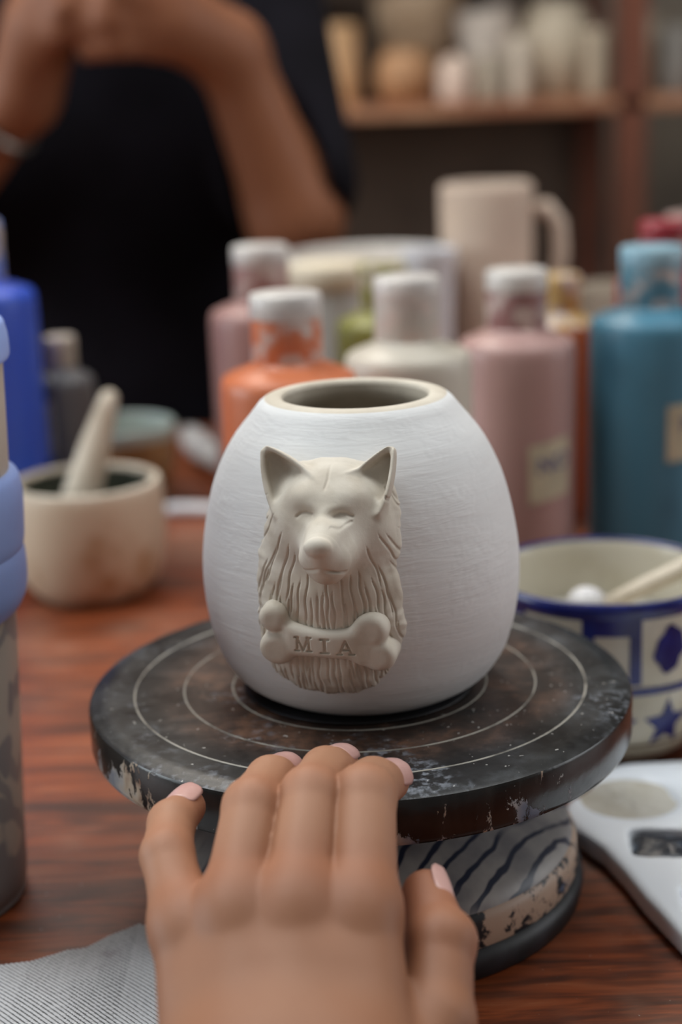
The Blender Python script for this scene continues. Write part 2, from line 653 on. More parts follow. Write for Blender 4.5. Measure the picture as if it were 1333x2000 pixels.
for i, (x, y, z) in enumerate(PANELS):
    L = thing('ceiling_light', ['flat white ceiling light panel above the left of the work table', 'flat white ceiling light panel above the right of the work table',
                                'flat white ceiling light panel in front of the pottery shelf'][i], 'ceiling light', (x, y, z), group='ceiling light panels')
    box('housing', (0, 0, .035), (1.22, .62, .05), MT['lamp_white'], L)
    box('diffuser', (0, 0, .006), (1.16, .57, .01), MT['diffuser'], L, bevel=0)

# ------------------------------------------------------------------ work table
T = thing('work_table', 'red-brown wooden work table carrying the banding wheel and paint bottles', 'table', (0, .20, FZ))
box('tabletop', (0, 0, .73), (2.0, 1.32, .04), MT['wood'], T, .004)
box('apron', (0, .60, .66), (1.84, .025, .10), MT['table_leg'], T)
box('apron', (0, -.60, .66), (1.84, .025, .10), MT['table_leg'], T)
for sx in (-1, 1):
    box('side_rail', (sx * .92, 0, .66), (.025, 1.18, .10), MT['table_leg'], T)
    for sy in (-1, 1):
        box('leg', (sx * .92, sy * .60, .355), (.06, .06, .71), MT['table_leg'], T)

# ------------------------------------------------------------------ banding wheel
W = thing('banding_wheel', 'black round banding wheel with worn rings and paint-splashed rim under the vase', 'pottery wheel', (0, 0, 0))
ZT = .082
v, f = lathe([(0, ZT), (.02, ZT), (.05, ZT), (.075, ZT), (.0915, ZT), (.0955, ZT - .0001), (.0965, ZT - .0006), (.0982, ZT - .0008), (.0995, ZT - .0014)], 160)
mesh('wheel_top', v, [q[::-1] for q in f], MT['disc_top'], W)
v, f = lathe([(.0995, ZT - .0014), (.1, ZT - .0024), (.1, ZT - .0150), (.0992, ZT - .0170), (.097, ZT - .0176), (.05, ZT - .0176), (.028, ZT - .0176)], 160)
o = mesh('wheel_rim', [(p[0], p[1], p[2] - (ZT - .0176)) for p in v], [q[::-1] for q in f], MT['disc_rim'], W)
o.location = (0, 0, ZT - .0176)


def flat_ring(r, w, z, n=160):
    return lathe([(r - w / 2, z - .0002), (r - w / 2 + .0001, z), (r + w / 2 - .0001, z), (r + w / 2, z - .0002)], n)


for r, w in ((.0832, .0008), (.0650, .0007), (.0470, .0008)):
    v, f = flat_ring(r, w, ZT + .00015)
    mesh('incised_ring', v, [q[::-1] for q in f], MT['ring'], W)
v, f = lathe(smoothprof([(.0425, ZT + .0002), (.0425, ZT + .0008), (.039, ZT + .0008), (.034, ZT + .0006)], 2), 96)
mesh('bearing_ring', v, [q[::-1] for q in f], MT['black'], W)
v, f = lathe([(.028, ZT - .0176), (.027, .058), (.030, .054), (.040, .048), (.056, .040), (.068, .033), (.0745, .0285), (.0775, .026), (.0785, .0235)], 96)
mesh('base_cone', v, [q[::-1] for q in f], MT['base_top'], W)
v, f = lathe([(.0785, .0235), (.0795, .0225), (.0803, .0205), (.0806, .0115), (.0800, .0105)], 96)
mesh('base_band', v, [q[::-1] for q in f], MT['base_band'], W)
v, f = lathe([(.0800, .0108), (.0822, .0095), (.0828, .005), (.0820, .0006), (.079, 0), (0, 0)], 96)
mesh('base_foot', v, [q[::-1] for q in f], MT['black'], W)

# ------------------------------------------------------------------ vase with dog relief
VZK = np.array([0, .004, .012, .022, .035, .05, .065, .08, .093, .102, .1065])
VRK = np.array([.0370, .0440, .0508, .0546, .0569, .0571, .0549, .0507, .0440, .0368, .0333])
_zz = np.linspace(0, .1065, 260)
_i = np.clip(np.searchsorted(VZK, _zz) - 1, 0, len(VZK) - 2)
_h = VZK[_i + 1] - VZK[_i]
_tt = (_zz - VZK[_i]) / _h
_g = np.gradient(VRK, VZK)
_rr = ((2 * _tt ** 3 - 3 * _tt ** 2 + 1) * VRK[_i] + (_tt ** 3 - 2 * _tt ** 2 + _tt) * _h * _g[_i]
       + (-2 * _tt ** 3 + 3 * _tt ** 2) * VRK[_i + 1] + (_tt ** 3 - _tt ** 2) * _h * _g[_i + 1])


def vase_r(z):
    return np.interp(z, _zz, _rr)


VA = thing('vase', 'white egg-shaped clay vase with a sculpted dog head standing on the banding wheel', 'vase', (.002, 0, ZT + .0010))
pr = [(0, .0006), (.030, .0004), (.0345, 0)] + [(float(vase_r(z)), float(z)) for z in np.linspace(.0004, .1048, 64)] + [(.0332, .1060), (.0323, .1066)]
v, f = lathe(pr, 128, lambda a, z: .0025 * math.sin(2 * a + 1) + .0016 * math.sin(3 * a + z * 60))
mesh('vase_body', v, f, MT['vase'], VA)
pr = [(.0323, .1066), (.0306, .1072), (.0280, .1074), (.0264, .1069), (.0257, .1056)]
v, f = lathe(smoothprof(pr, 4), 128, lambda a, z: .0025 * math.sin(2 * a + 1) + .0016 * math.sin(3 * a + z * 60))
mesh('lip', v, f, MT['rim_clay'], VA)
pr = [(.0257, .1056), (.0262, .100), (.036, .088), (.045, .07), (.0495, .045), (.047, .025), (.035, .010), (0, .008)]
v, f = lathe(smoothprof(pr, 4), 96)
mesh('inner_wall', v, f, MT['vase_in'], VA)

AZ = math.radians(-12)
EO, ER = np.array([math.sin(AZ), -math.cos(AZ)]), np.array([math.cos(AZ), math.sin(AZ)])


def to_vase(Vm):
    """(u, v, w) in mm of the relief frame -> vase coordinates in m"""
    out = np.empty_like(Vm)
    out[:, 0] = (Vm[:, 0] * ER[0] + Vm[:, 2] * EO[0]) / 1000
    out[:, 1] = (Vm[:, 0] * ER[1] + Vm[:, 2] * EO[1]) / 1000
    out[:, 2] = Vm[:, 1] / 1000
    return out


def vnoise(x, y, seed=0):
    r = np.random.default_rng(seed)
    s = 0
    for k in range(5):
        a, b, p = r.uniform(-1, 1), r.uniform(-1, 1), r.uniform(0, 6.28)
        s = s + np.sin(x * a * (k + 1) * .5 + y * b * (k + 1) * .5 + p) / (k + 1)
    return s * .5


OUT = [(-17, 89), (-20, 82), (-22, 74), (-25, 63), (-25.6, 55), (-25.2, 48), (-25.6, 40), (-24.8, 30), (-20.5, 21), (-13, 16.2), (-3, 14.2), (8, 15.2),
       (15, 18.5), (20.5, 26), (23.5, 33), (25.4, 41), (23.8, 48), (23.6, 55), (22.2, 61), (23.4, 67), (22.4, 73), (22.6, 80), (20, 87), (12, 92.5), (0, 93.3), (-11, 92.5)]


def ear(X, Y, Z, base, tip, hw, face, thick=2.6, bend=.0):
    """leaf-shaped cupped ear; face = direction the cup opens to"""
    base, tip, face = np.array(base, float), np.array(tip, float), np.array(face, float)
    ax = tip - base
    Ln = np.linalg.norm(ax)
    ax /= Ln
    face = face - ax * (face @ ax)
    face /= np.linalg.norm(face)
    cr = np.cross(face, ax)
    dx, dy, dz = X - base[0], Y - base[1], Z - base[2]
    s = (dx * ax[0] + dy * ax[1] + dz * ax[2]) / Ln
    b = dx * cr[0] + dy * cr[1] + dz * cr[2]
    n = dx * face[0] + dy * face[1] + dz * face[2]
    sc = np.clip(s, 0, 1)
    w = hw * np.clip(1 - sc ** 1.5, 0, 1) ** .85 + .45
    q = b / w
    n0 = n - 3.4 * q * q * (1 - .5 * sc)                 # curved like a trough
    sol = smax(smax(np.abs(b) - w, np.abs(n0 + .6) - thick, 1.6), smax((s - 1) * Ln, -s * Ln - 3, 1.0), 1.5)
    cav = smax(smax(np.abs(b) - (w - 1.7), -(n0 + 2.1), 1.2), smax((s - .88) * Ln, -(s - .02) * Ln, 1.5), 2.0)
    return smax(sol, -cav, .9)


def build_dog():
    h = .30
    U, V, Wd = grid((-29, 11, 30), (29, 101, 86), h)
    p2 = poly2(U, V, OUT)
    p2 = p2 + .45 * vnoise(U * 1.9, V * 1.9, 3)
    sv = np.sqrt(U * U + Wd * Wd) - (vase_r(V / 1000) * 1000).astype(np.float32)
    ins = np.clip(-p2 / 11, 0, 1)
    thick = 1.0 + 4.2 * ins * (2 - ins)
    thick = thick + 3.0 * np.exp(-((U - 2) / 12) ** 2 - ((V - 54) / 12) ** 2) + .5 * vnoise(U * .7, V * .35, 5)
    d = smax(np.broadcast_to(p2, sv.shape), sv - thick, 1.6)
    # skull, cheeks, brow, muzzle
    head = ell(U, V, Wd, (.8, 78.5, 47), (17.5, 15.2, 15.5))
    head = smin(head, ell(U, V, Wd, (-8.5, 72, 52), (10.5, 12, 9.5)), 5)
    head = smin(head, ell(U, V, Wd, (11.5, 72, 51.5), (10.5, 12, 9.5)), 5)
    head = smin(head, ell(U, V, Wd, (-4.2, 84.4, 56), (5.5, 3.4, 5.5)), 4)
    head = smin(head, ell(U, V, Wd, (6.6, 84.4, 56), (5.5, 3.4, 5.5)), 4)
    muz = cone(U, V, Wd, (2.8, 75.5, 58), (2.4, 71.8, 74.5), 9.0, 6.0)
    muz = smin(muz, cone(U, V, Wd, (3.2, 68, 60), (3.2, 66.2, 71), 9.2, 6.6), 3)
    muz = smin(muz, cone(U, V, Wd, (7, 70, 62), (6.5, 68.4, 71), 6.0, 4.6), 2.5)
    muz = smin(muz, cone(U, V, Wd, (-1.4, 70, 62), (-1.2, 68.4, 71), 6.0, 4.6), 2.5)
    head = smin(head, muz, 5)
    head = smin(head, ell(U, V, Wd, (2.3, 74.2, 79.6), (4.5, 3.2, 3.0)), 1.2)
    # mouth line and nostrils
    head = smax(head, -cone(U, V, Wd, (-4.5, 64.4, 73.2), (2.6, 66.6, 79.6), .4, .45), .8)
    head = smax(head, -cone(U, V, Wd, (9.8, 64.4, 73.0), (2.6, 66.6, 79.6), .4, .45), .8)
    d = smin(d, head, 4.5)
    # eye hollows
    d = smax(d, -ell(U, V, Wd, (-5.0, 80.4, 65.6), (2.8, 1.3, 2.2)), 2.6)
    d = smax(d, -ell(U, V, Wd, (7.2, 80.4, 66.4), (2.8, 1.3, 2.2)), 2.6)
    # ears
    d = smin(d, ear(U, V, Wd, (-10.5, 83.5, 51), (-22.2, 98.0, 44.5), 8.6, (.18, -.1, 1.0)), 2.2)
    d = smin(d, ear(U, V, Wd, (12.6, 82.0, 51.5), (21.2, 98.4, 44.5), 7.6, (-.34, -.05, 1.0)), 2.2)
    d = smax(d, -(sv + 2.2), .5)                         # hollow behind the wall
    Vt, F = nets(d, (-29, 11, 30), h)
    # fur: fine grooves along the flow of the coat
    u, vv, w = Vt[:, 0], Vt[:, 1], Vt[:, 2]
    dep = np.zeros(len(Vt))
    seeds, tries = [], 0
    P2 = lambda a, b: float(poly2(np.float32(a), np.float32(b), OUT))
    while len(seeds) < 280 and tries < 6000:
        tries += 1
        a, b = RNG.uniform(-27, 27), RNG.uniform(15, 88)
        if P2(a, b) > 1 or ((a - 1.5) / (13.2 if b < 74 else 14.5)) ** 2 + ((b - 77) / 15.5) ** 2 < 1 or (b > 80 and abs(a) < 17):
            continue
        if any(((a - c) / 1.7) ** 2 + ((b - e) / 10.) ** 2 < 1 for c, e in seeds):
            continue
        seeds.append((a, b))
    for a, b in seeds:
        pts = [(a, b)]
        n = int(RNG.integers(13, 24))
        ph, amp = RNG.uniform(0, 6), RNG.uniform(0, .22)
        for k in range(n):
            x, y = pts[-1]
            dx, dy = (x - 1.5) * (.95 if y > 55 else .55), -(104 - y) - 6
            if y < 34:
                dx *= -.25 if abs(x) > 8 else .2
            L = math.hypot(dx, dy)
            pts.append((x + dx / L + amp * math.sin(k * .6 + ph), y + dy / L))
        pts = np.array(pts)
        m = np.where((u > pts[:, 0].min() - 2) & (u < pts[:, 0].max() + 2) & (vv > pts[:, 1].min() - 2) & (vv < pts[:, 1].max() + 2))[0]
        if not len(m):
            continue
        best = np.full(len(m), 9.)
        for k in range(n):
            p, e = pts[k], pts[k + 1] - pts[k]
            t = np.clip(((u[m] - p[0]) * e[0] + (vv[m] - p[1]) * e[1]) / (e @ e), 0, 1)
            dist = np.hypot(u[m] - p[0] - t * e[0], vv[m] - p[1] - t * e[1])
            fade = min(1, (k + .5) / 3, (n - k - .5) / 4 + .2)
            best = np.minimum(best, dist + (1 - fade) * .5)
        dep[m] = np.minimum(dep[m], -.66 * np.exp(-(best / .29) ** 2))
    # closed eyelids, brow scratches
    for arc in ([(-8.2, 78.9), (-6.6, 80.2), (-4.6, 80.6), (-2.8, 80.2)], [(4.6, 80.2), (6.4, 80.9), (8.4, 80.6), (10.2, 79.6)],
                [(1.2, 93), (1.4, 90), (1.0, 88)], [(5.2, 78.4), (7.6, 77.6), (10, 78.2)]):
        for p, q in zip(arc[:-1], arc[1:]):
            p, e = np.array(p), np.array(q) - np.array(p)
            t = np.clip(((u - p[0]) * e[0] + (vv - p[1]) * e[1]) / (e @ e), 0, 1)
            dist = np.hypot(u - p[0] - t * e[0], vv - p[1] - t * e[1])
            dep = np.minimum(dep, -.6 * np.exp(-(dist / .5) ** 2))
    rad = np.hypot(u, w)
    front = (rad - vase_r(vv / 1000) * 1000) > -.5
    dep *= front
    Vt[:, 0] += dep * u / rad
    Vt[:, 2] += dep * w / rad
    return to_vase(Vt), F


Vd, Fd = build_dog()
dog = mesh('dog_relief', Vd, Fd, MT['clay'], VA)
tag(dog, 'buff clay dog head with pricked ears and combed fur')


def seg2(U, V, a, b):
    e = np.array(b) - np.array(a)
    t = np.clip(((U - a[0]) * e[0] + (V - a[1]) * e[1]) / (e @ e), 0, 1)
    return np.sqrt((U - a[0] - t * e[0]) ** 2 + (V - a[1] - t * e[1]) ** 2)


def build_bone():
    h = .24
    U, V, Wd = grid((-25, 22, 44), (25, 53, 74), h)
    sv = np.sqrt(U * U + Wd * Wd) - (vase_r(V / 1000) * 1000).astype(np.float32)
    mid = 36.6 - .035 * U + .0045 * U * U                # bar sags a little
    bar = smax(np.abs(V - mid) - (5.1 + .006 * U * U), np.abs(U + .5) - 14, 1)
    ends = None
    for cx, cy, r in ((-17.4, 44.6, 4.9), (-16.6, 34.0, 6.1), (14.8, 41.2, 5.9), (17.4, 32.4, 5.6), (13.2, 33.8, 5.2)):
        c = np.sqrt((U - cx) ** 2 + (V - cy) ** 2) - r
        ends = c if ends is None else smin(ends, c, 1.6)
    d2 = smin(bar, ends, 2.4)
    top = sv - (9.4 + .018 * np.maximum(np.abs(U) - 11, 0) ** 2)
    d = smax(np.broadcast_to(d2, sv.shape), top, 3.6)
    # stamped letters
    let = None
    for cx, strokes in ((-7.0, [((-2.3, -2.7), (-2.1, 2.7)), ((-2.1, 2.7), (0, -2.5)), ((0, -2.5), (2.1, 2.7)), ((2.1, 2.7), (2.3, -2.7)),
                                ((-3.1, -2.8), (-1.5, -2.8)), ((1.5, -2.8), (3.1, -2.8)), ((-3.0, 2.8), (-1.6, 2.8)), ((1.6, 2.8), (3.0, 2.8))]),
                        (.15, [((0, -2.7), (0, 2.7)), ((.25, -2.7), (.25, 2.7)), ((-1.4, -2.8), (1.6, -2.8)), ((-1.4, 2.8), (1.6, 2.8))]),
                        (7.0, [((-2.2, -2.7), (.1, 2.8)), ((.1, 2.8), (2.3, -2.7)), ((-1.3, -.9), (1.4, -.9)), ((-3.0, -2.8), (-1.3, -2.8)), ((1.3, -2.8), (3.2, -2.8))])):
        for a, b in strokes:
            cy = 36.5 - .055 * cx
            s = seg2((U - cx) / .9, (V - cy) / .84, a, b)
            let = s if let is None else np.minimum(let, s)
    carve = smax(np.broadcast_to(let - .40, sv.shape), -(top + 1.0), .3)
    d = smax(d, -carve, .25)
    d = smax(d, -(sv + 1.5), .5)
    Vt, F = nets(d, (-25, 22, 44), h)
    return to_vase(Vt), F


Vb, Fb = build_bone()
tag(mesh('bone_plaque', Vb, Fb, MT['clay'], VA), 'clay bone stamped with the name MIA')

# ------------------------------------------------------------------ hand in front
HJ = {  # joints in mm, world
    'index': ([(-3.2, -158.5, 76.6), (-.8, -125.2, 95.2), (2.2, -110.0, 91.4), (7.0, -101.5, 88.4)], (10.2, 9.2, 8.2, 6.5)),
    'middle': ([(-20.5, -158.8, 79.0), (-16.4, -126.0, 96.2), (-12.0, -104.1, 93.2), (-8.2, -91.5, 89.4)], (10.2, 8.9, 7.8, 6.5)),
    'ring': ([(-37.6, -157.2, 77.3), (-33.4, -126.8, 93.6), (-28.9, -106.6, 92.2), (-25.9, -96.0, 89.3)], (9.8, 8.7, 7.6, 6.3)),
    'pinky': ([(-52.0, -153.5, 71.4), (-58.6, -131.0, 81.6), (-58.8, -115.0, 83.6), (-55.2, -104.6, 83.6)], (8.6, 7.7, 7.0, 5.9)),
}
META = [((-3.4, -195, 53.2), 13), ((-17, -197.8, 54.8), 13), ((-31.3, -196.8, 54.4), 13), ((-43.5, -191, 52), 12.5)]
THUMB = ([(3, -194, 43.5), (16.0, -176.5, 53), (18.4, -154.6, 63.4), (16.0, -136.4, 68.8)], (14, 10.4, 9.5, 7.2))


def build_hand():
    h = .75
    lo, hi = (-78, -480, 0), (42, -78, 112)
    lo2 = (-78, -330, 1)
    X, Y, Z = grid(lo2, hi, h)
    palm = None
    for (k, (J, R)), (b, rb) in zip(HJ.items(), META):
        c = cone(X, Y, Z, J[0], b, R[0], rb)
        palm = c if palm is None else smin(palm, c, 9)
    palm = smin(palm, cone(X, Y, Z, (-13, -175, 64), (-31, -173, 62), 10, 10), 8)
    wr = smin(cone(X, Y, Z, (-12, -203, 50), (-16, -345, 28), 17, 22), cone(X, Y, Z, (-33, -202, 50), (-30, -345, 28), 16.5, 22), 14)
    palm = smin(palm, wr, 16)
    Jt, Rt = THUMB
    th = cone(X, Y, Z, Jt[0], Jt[1], Rt[0], Rt[1])
    th = smin(th, cone(X, Y, Z, Jt[1], Jt[2], Rt[1] - .6, Rt[2]), 3)
    th = smin(th, cone(X, Y, Z, Jt[2], Jt[3], Rt[2], Rt[3]), 2.5)
    th = smin(th, ell(X, Y, Z, (20.6, -155, 66), (7.4, 7, 7)), 4)
    palm_t = smin(palm, th, 5)
    d = palm_t
    for k, (J, R) in HJ.items():
        fg = cone(X, Y, Z, J[0], J[1], R[0], R[1])
        fg = smin(fg, cone(X, Y, Z, J[1], J[2], R[1], R[2]), 2.2)
        fg = smin(fg, cone(X, Y, Z, J[2], J[3], R[2], R[3]), 2.0)
        # knuckle swellings
        fg = smin(fg, ell(X, Y, Z, (J[0][0], J[0][1] - 1, J[0][2] + 1.4), (7.0, 10, 6.8)), 9)
        fg = smin(palm, fg, 5.5)
        d = smin(d, fg, .6)
    V, F = nets(d, lo2, h)
    return V, F


Vh, Fh = build_hand()
PH = thing('person', 'left hand with pale pink nails resting on the near rim of the banding wheel', 'person', (-.02, -.16, .08))
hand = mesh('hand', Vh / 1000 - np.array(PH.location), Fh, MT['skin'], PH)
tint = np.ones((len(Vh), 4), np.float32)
tint[:, :3] *= 1 + np.clip((Vh[:, 1] + 165) / 30, 0, 1)[:, None] * np.array([.36, .54, .74])   # fingers lifted above a darker back: shade on the back painted into skin colour


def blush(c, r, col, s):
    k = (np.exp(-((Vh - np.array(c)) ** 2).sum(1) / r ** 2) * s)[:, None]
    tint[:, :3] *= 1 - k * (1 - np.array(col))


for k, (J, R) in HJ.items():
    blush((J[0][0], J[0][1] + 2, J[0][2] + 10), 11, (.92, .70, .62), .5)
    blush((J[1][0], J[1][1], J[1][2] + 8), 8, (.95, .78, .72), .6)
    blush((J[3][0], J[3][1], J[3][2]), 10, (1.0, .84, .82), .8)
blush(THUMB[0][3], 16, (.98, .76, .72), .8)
blush(THUMB[0][2], 11, (.96, .76, .70), .7)
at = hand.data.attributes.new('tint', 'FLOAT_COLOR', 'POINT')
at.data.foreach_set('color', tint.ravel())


def nail(J, r, n, length, off):
    a, t = Vector(J[2]), Vector(J[3])
    d = (t - a).normalized()
    n = Vector(n)
    n = (n - d * n.dot(d)).normalized()
    b = d.cross(n)
    v, f = [], []
    NS, NT_ = 12, 12
    for i in range(NS + 1):
        s = -.55 * length + length * 1.10 * i / NS
        q = abs(i / NS - .46) / .54
        wmax = .86 * max(0, 1 - q ** 4) ** .5 + .10
        rr = r * (1 - .10 * (max(s, 0) / r) ** 2) + off
        for j in range(NT_ + 1):
            th = wmax * (2 * j / NT_ - 1)
            p = t + d * s + (n * math.cos(th) + b * math.sin(th)) * rr
            v.append(tuple(p / 1000 - PH.location))
    for i in range(NS):
        for j in range(NT_):
            k = i * (NT_ + 1) + j
            f.append((k, k + 1, k + NT_ + 2, k + NT_ + 1))
    o = mesh('fingernail', v, f, MT['nail'], PH)
    md = o.modifiers.new('thickness', 'SOLIDIFY')
    md.thickness = .0006
    md.offset = 0
    return o


for k, (J, R) in HJ.items():
    nail(J, R[3], ({'pinky': -.25, 'index': .55}.get(k, .02), -.35, 1), {'index': 8.0, 'pinky': 9.5}.get(k, 11.0), .3)
nail(THUMB[0], THUMB[1][3], (1, -.10, .36), 12, .3)

# ------------------------------------------------------------------ tumbler at the left edge
TU = thing('tumbler', 'cream tumbler with grey line drawings and lavender grip bands at the left edge', 'tumbler', (-.1715, 0, 0))
v, f = lathe(smoothprof([(0, .0006), (.036, .0004), (.0392, .003), (.0405, .010), (.0412, .03), (.0455, .112), (.0478, .168), (.0490, .203), (.0490, .206), (.046, .2065), (.02, .2065)], 4), 72)
mesh('cup_body', v, f, MT['floral'], TU)
v, f = lathe(smoothprof([(.0455, .1135), (.0480, .1160), (.0502, .1210), (.0509, .128), (.0508, .134), (.0502, .1375)], 5), 72)
mesh('grip_band', v, f, MT['lav'], TU)
v, f = lathe(smoothprof([(.0500, .1370), (.0509, .1400), (.0515, .148), (.0518, .157), (.0510, .163), (.0495, .1652), (.0476, .166)], 5), 72)
mesh('grip_band', v, f, MT['lav'], TU)
v, f = lathe(smoothprof([(.0485, .2055), (.0512, .2065), (.0518, .210), (.0512, .2165), (.0480, .2210), (.030, .2225), (0, .2225)], 5), 72)
mesh('lid', v, f, MT['lav'], TU)

# ------------------------------------------------------------------ ribbed cloth
def build_cloth():
    edge = [(-.260, -.090), (-.160, -.070), (-.129, -.0610), (-.1187, -.0583), (-.1074, -.0500), (-.1010, -.0484), (-.094, -.0412), (-.0838, -.0350), (-.0781, -.0365), (-.060, -.044), (-.030, -.060)]
    ex, ey = np.array([e[0] for e in edge]), np.array([e[1] for e in edge])
    nx, ny = 400, 300
    xs = np.linspace(-.185, -.035, nx)
    # dense arc length samples along the edge, straight down to the near side
    v, rib = [], []
    dirv = np.array([.0208, -.0202])                     # rib direction on the table
    nrm = np.array([-dirv[1], dirv[0]]) / np.linalg.norm(dirv)
    X = np.repeat(xs[:, None], ny + 1, 1)
    top = np.interp(xs, ex, ey)
    s = np.linspace(0, 1, ny + 1)
    Y = top[:, None] + (-.165 - top[:, None]) * s[None, :]
    ph = (X * nrm[0] + Y * nrm[1]) / .00150 * 2 * np.pi
    rb = .5 + .5 * np.sin(ph + .25 * np.sin(X * 90) + .3 * np.sin(Y * 70))
    Z = .0016 + .00045 * rb + .0011 * (1 + np.sin(X * 62 + Y * 40)) + .0007 * (1 + np.sin(Y * 95 - X * 30))
    V = np.stack([X, Y, Z], -1).reshape(-1, 3)
    F = []
    i, j = np.meshgrid(np.arange(nx - 1), np.arange(ny), indexing='ij')
    a = (i * (ny + 1) + j).ravel()
    F = np.stack([a, a + 1, a + ny + 2, a + ny + 1], 1)[:, ::-1]
    o = mesh('ribbed_cloth', V, F, MT['cloth'])
    at = o.data.attributes.new('rib', 'FLOAT', 'POINT')
    at.data.foreach_set('value', rb.ravel().astype(np.float32))
    md = o.modifiers.new('thickness', 'SOLIDIFY')
    md.thickness = .0012
    md.offset = -1
    return tag(o, 'grey and white ribbed cloth lying flat at the table corner beside the hand', 'cloth')


build_cloth()

# ------------------------------------------------------------------ porcelain palette
def build_palette():
    out = [(.080, .030), (.084, .040), (.0946, .0545), (.108, .0725), (.116, .0750), (.1394, .0760), (.20, .080), (.212, .07), (.208, -.05), (.180, -.115), (.150, -.118), (.128, -.098),
           (.1075, -.0643), (.1002, -.0368), (.0965, -.018), (.0915, .001), (.084, .016)]
    out = [(a * 1000, b * 1000) for a, b in out]
    h = 1.1
    X, Y, Z = grid((74, -124, -3), (218, 88, 16), h)
    p = poly2(X, Y, out)
    d = smax(np.broadcast_to(p, np.broadcast(p, Z).shape), np.abs(Z - 5.2) - 5.0, 3.0)
    well = lambda cx, cy, rx, ry: (np.sqrt(((X - cx) / rx) ** 2 + ((Y - cy) / ry) ** 2 + ((Z - 11) / 7.5) ** 2) - 1) * 7
    d = smax(d, -well(109.5, 42.5, 21, 19.5), 1.2)
    d = smax(d, -well(157, 45, 21, 19.5), 1.2)

    def rect(cx, cy, a, b, rot, dep):
        c, s = math.cos(rot), math.sin(rot)
        x, y = (X - cx) * c + (Y - cy) * s, -(X - cx) * s + (Y - cy) * c
        return smax(smax(np.abs(x) - a, np.abs(y) - b, 5), (10.4 - dep) - Z, 1.5)
    for cx, cy in ((116, 2.0), (126, -44), (158, 0), (166, -44)):
        d = smax(d, -rect(cx, cy, 13.5, 11.5, -.12, 5.5), 1.0)
    return nets(d, (74, -124, -3), h)


PA = thing('paint_palette', 'white porcelain paint palette with round and square wells right of the wheel', 'palette', (.14, -.02, 0))
Vp, Fp = build_palette()
Vp = Vp / 1000
mesh('palette_body', Vp - np.array((.14, -.02, Vp[:, 2].min())), Fp, MT['porcelain'], PA)
MT['blue_black'] = mat('blue_black_paint', (24, 30, 42), (92, 114, 138), 70, .35, lo=.5, hi=.72, bump=.5, bscale=150)
MT['well_wash'] = mat('dried_beige_wash', (188, 182, 168), (202, 198, 188), 50, .4)


def blob(name, cx, cy, a, b, rot, z, hgt, m, parent, seed, square=4.):
    r = random.Random(seed)
    v, f = [(cx, cy, z + hgt)], []
    n, rings = 40, 5
    ph = [r.uniform(0, 6.28) for _ in range(4)]
    for q in range(1, rings + 1):
        for i in range(n):
            t = 2 * math.pi * i / n
            c, s = math.cos(t), math.sin(t)
            k = (abs(c) ** square + abs(s) ** square) ** (-1 / square)
            k *= 1 + .06 * math.sin(3 * t + ph[0]) + .05 * math.sin(5 * t + ph[1])
            x, y = a * k * c * q / rings, b * k * s * q / rings
            hz = hgt * (1 - (q / rings) ** 3) + .0004 * math.sin(9 * t + q + ph[2]) * (q < rings)
            v.append((cx + x * math.cos(rot) - y * math.sin(rot), cy + x * math.sin(rot) + y * math.cos(rot), z + hz))
    for i in range(n):
        f.append((0, 1 + i, 1 + (i + 1) % n))
        for q in range(rings - 1):
            A = 1 + q * n
            f.append((A + i, A + n + i, A + n + (i + 1) % n, A + (i + 1) % n))
    return mesh(name, v, f, m, parent)


blob('dark_paint', .116 - .14, .002 + .02, .0128, .0108, -.12, .0066, .0026, MT['blue_black'], PA, 3)
blob('wash_film', .1095 - .14, .0425 + .02, .0196, .0182, 0, .0083, .0002, MT['well_wash'], PA, 5, 2.)
MT['pink_paint'] = mat('pink_white_paint', (226, 196, 186), (204, 120, 110), 120, .4)
blob('pink_paint', .1285 - .14, .006 + .02, .0042, .0040, .4, .0086, .0022, MT['pink_paint'], PA, 9, 2.)

# ------------------------------------------------------------------ blue and white bowl
BW = thing('patterned_bowl', 'cream bowl painted with cobalt flowers and stars behind the wheel at right', 'bowl', (.1125, .1240, 0), 0)
BP = smoothprof([(.031, .0004), (.0375, .004), (.0445, .013), (.0487, .026), (.0502, .042), (.0502, .058), (.0500, .069), (.0502, .0750)], 6)


def bowl_r(z):
    return float(np.interp(z, [p[1] for p in BP], [p[0] for p in BP]))


v, f = lathe([(0, .0006), (.028, 0)] + BP, 96)
mesh('bowl_wall', v, f, MT['cream_glaze'], BW)
v, f = lathe(smoothprof([(.0500, .0742), (.0518, .0768), (.0523, .0798), (.0512, .0822), (.0496, .0820), (.0485, .0804)], 5), 96)
mesh('blue_rim', v, f, MT['cobalt'], BW)
v, f = lathe(smoothprof([(.0487, .0810), (.0478, .076), (.0470, .055), (.0450, .035), (.038, .018), (.02, .011), (0, .010)], 5), 96)
mesh('bowl_inside', v, f, MT['cream_glaze'], BW)
v, f = lathe([(.0466, .0536), (.0464, .0540), (.03, .0540), (0, .0540)], 64)
mesh('milky_slip', v, f, MT['milky'], BW)
v, f = lathe([(.0310, .0004), (.0378, .0041), (.0425, .0098), (.0460, .0160), (.0463, .0161), (.0381, .0039), (.0312, .0000)], 96)
mesh('brown_foot', v, f, MT['bowl_foot'], BW)


def on_bowl(ang, z, off=.00035):
    a = math.radians(ang - 90)
    r = bowl_r(z) + off
    return (r * math.cos(a), r * math.sin(a), z)


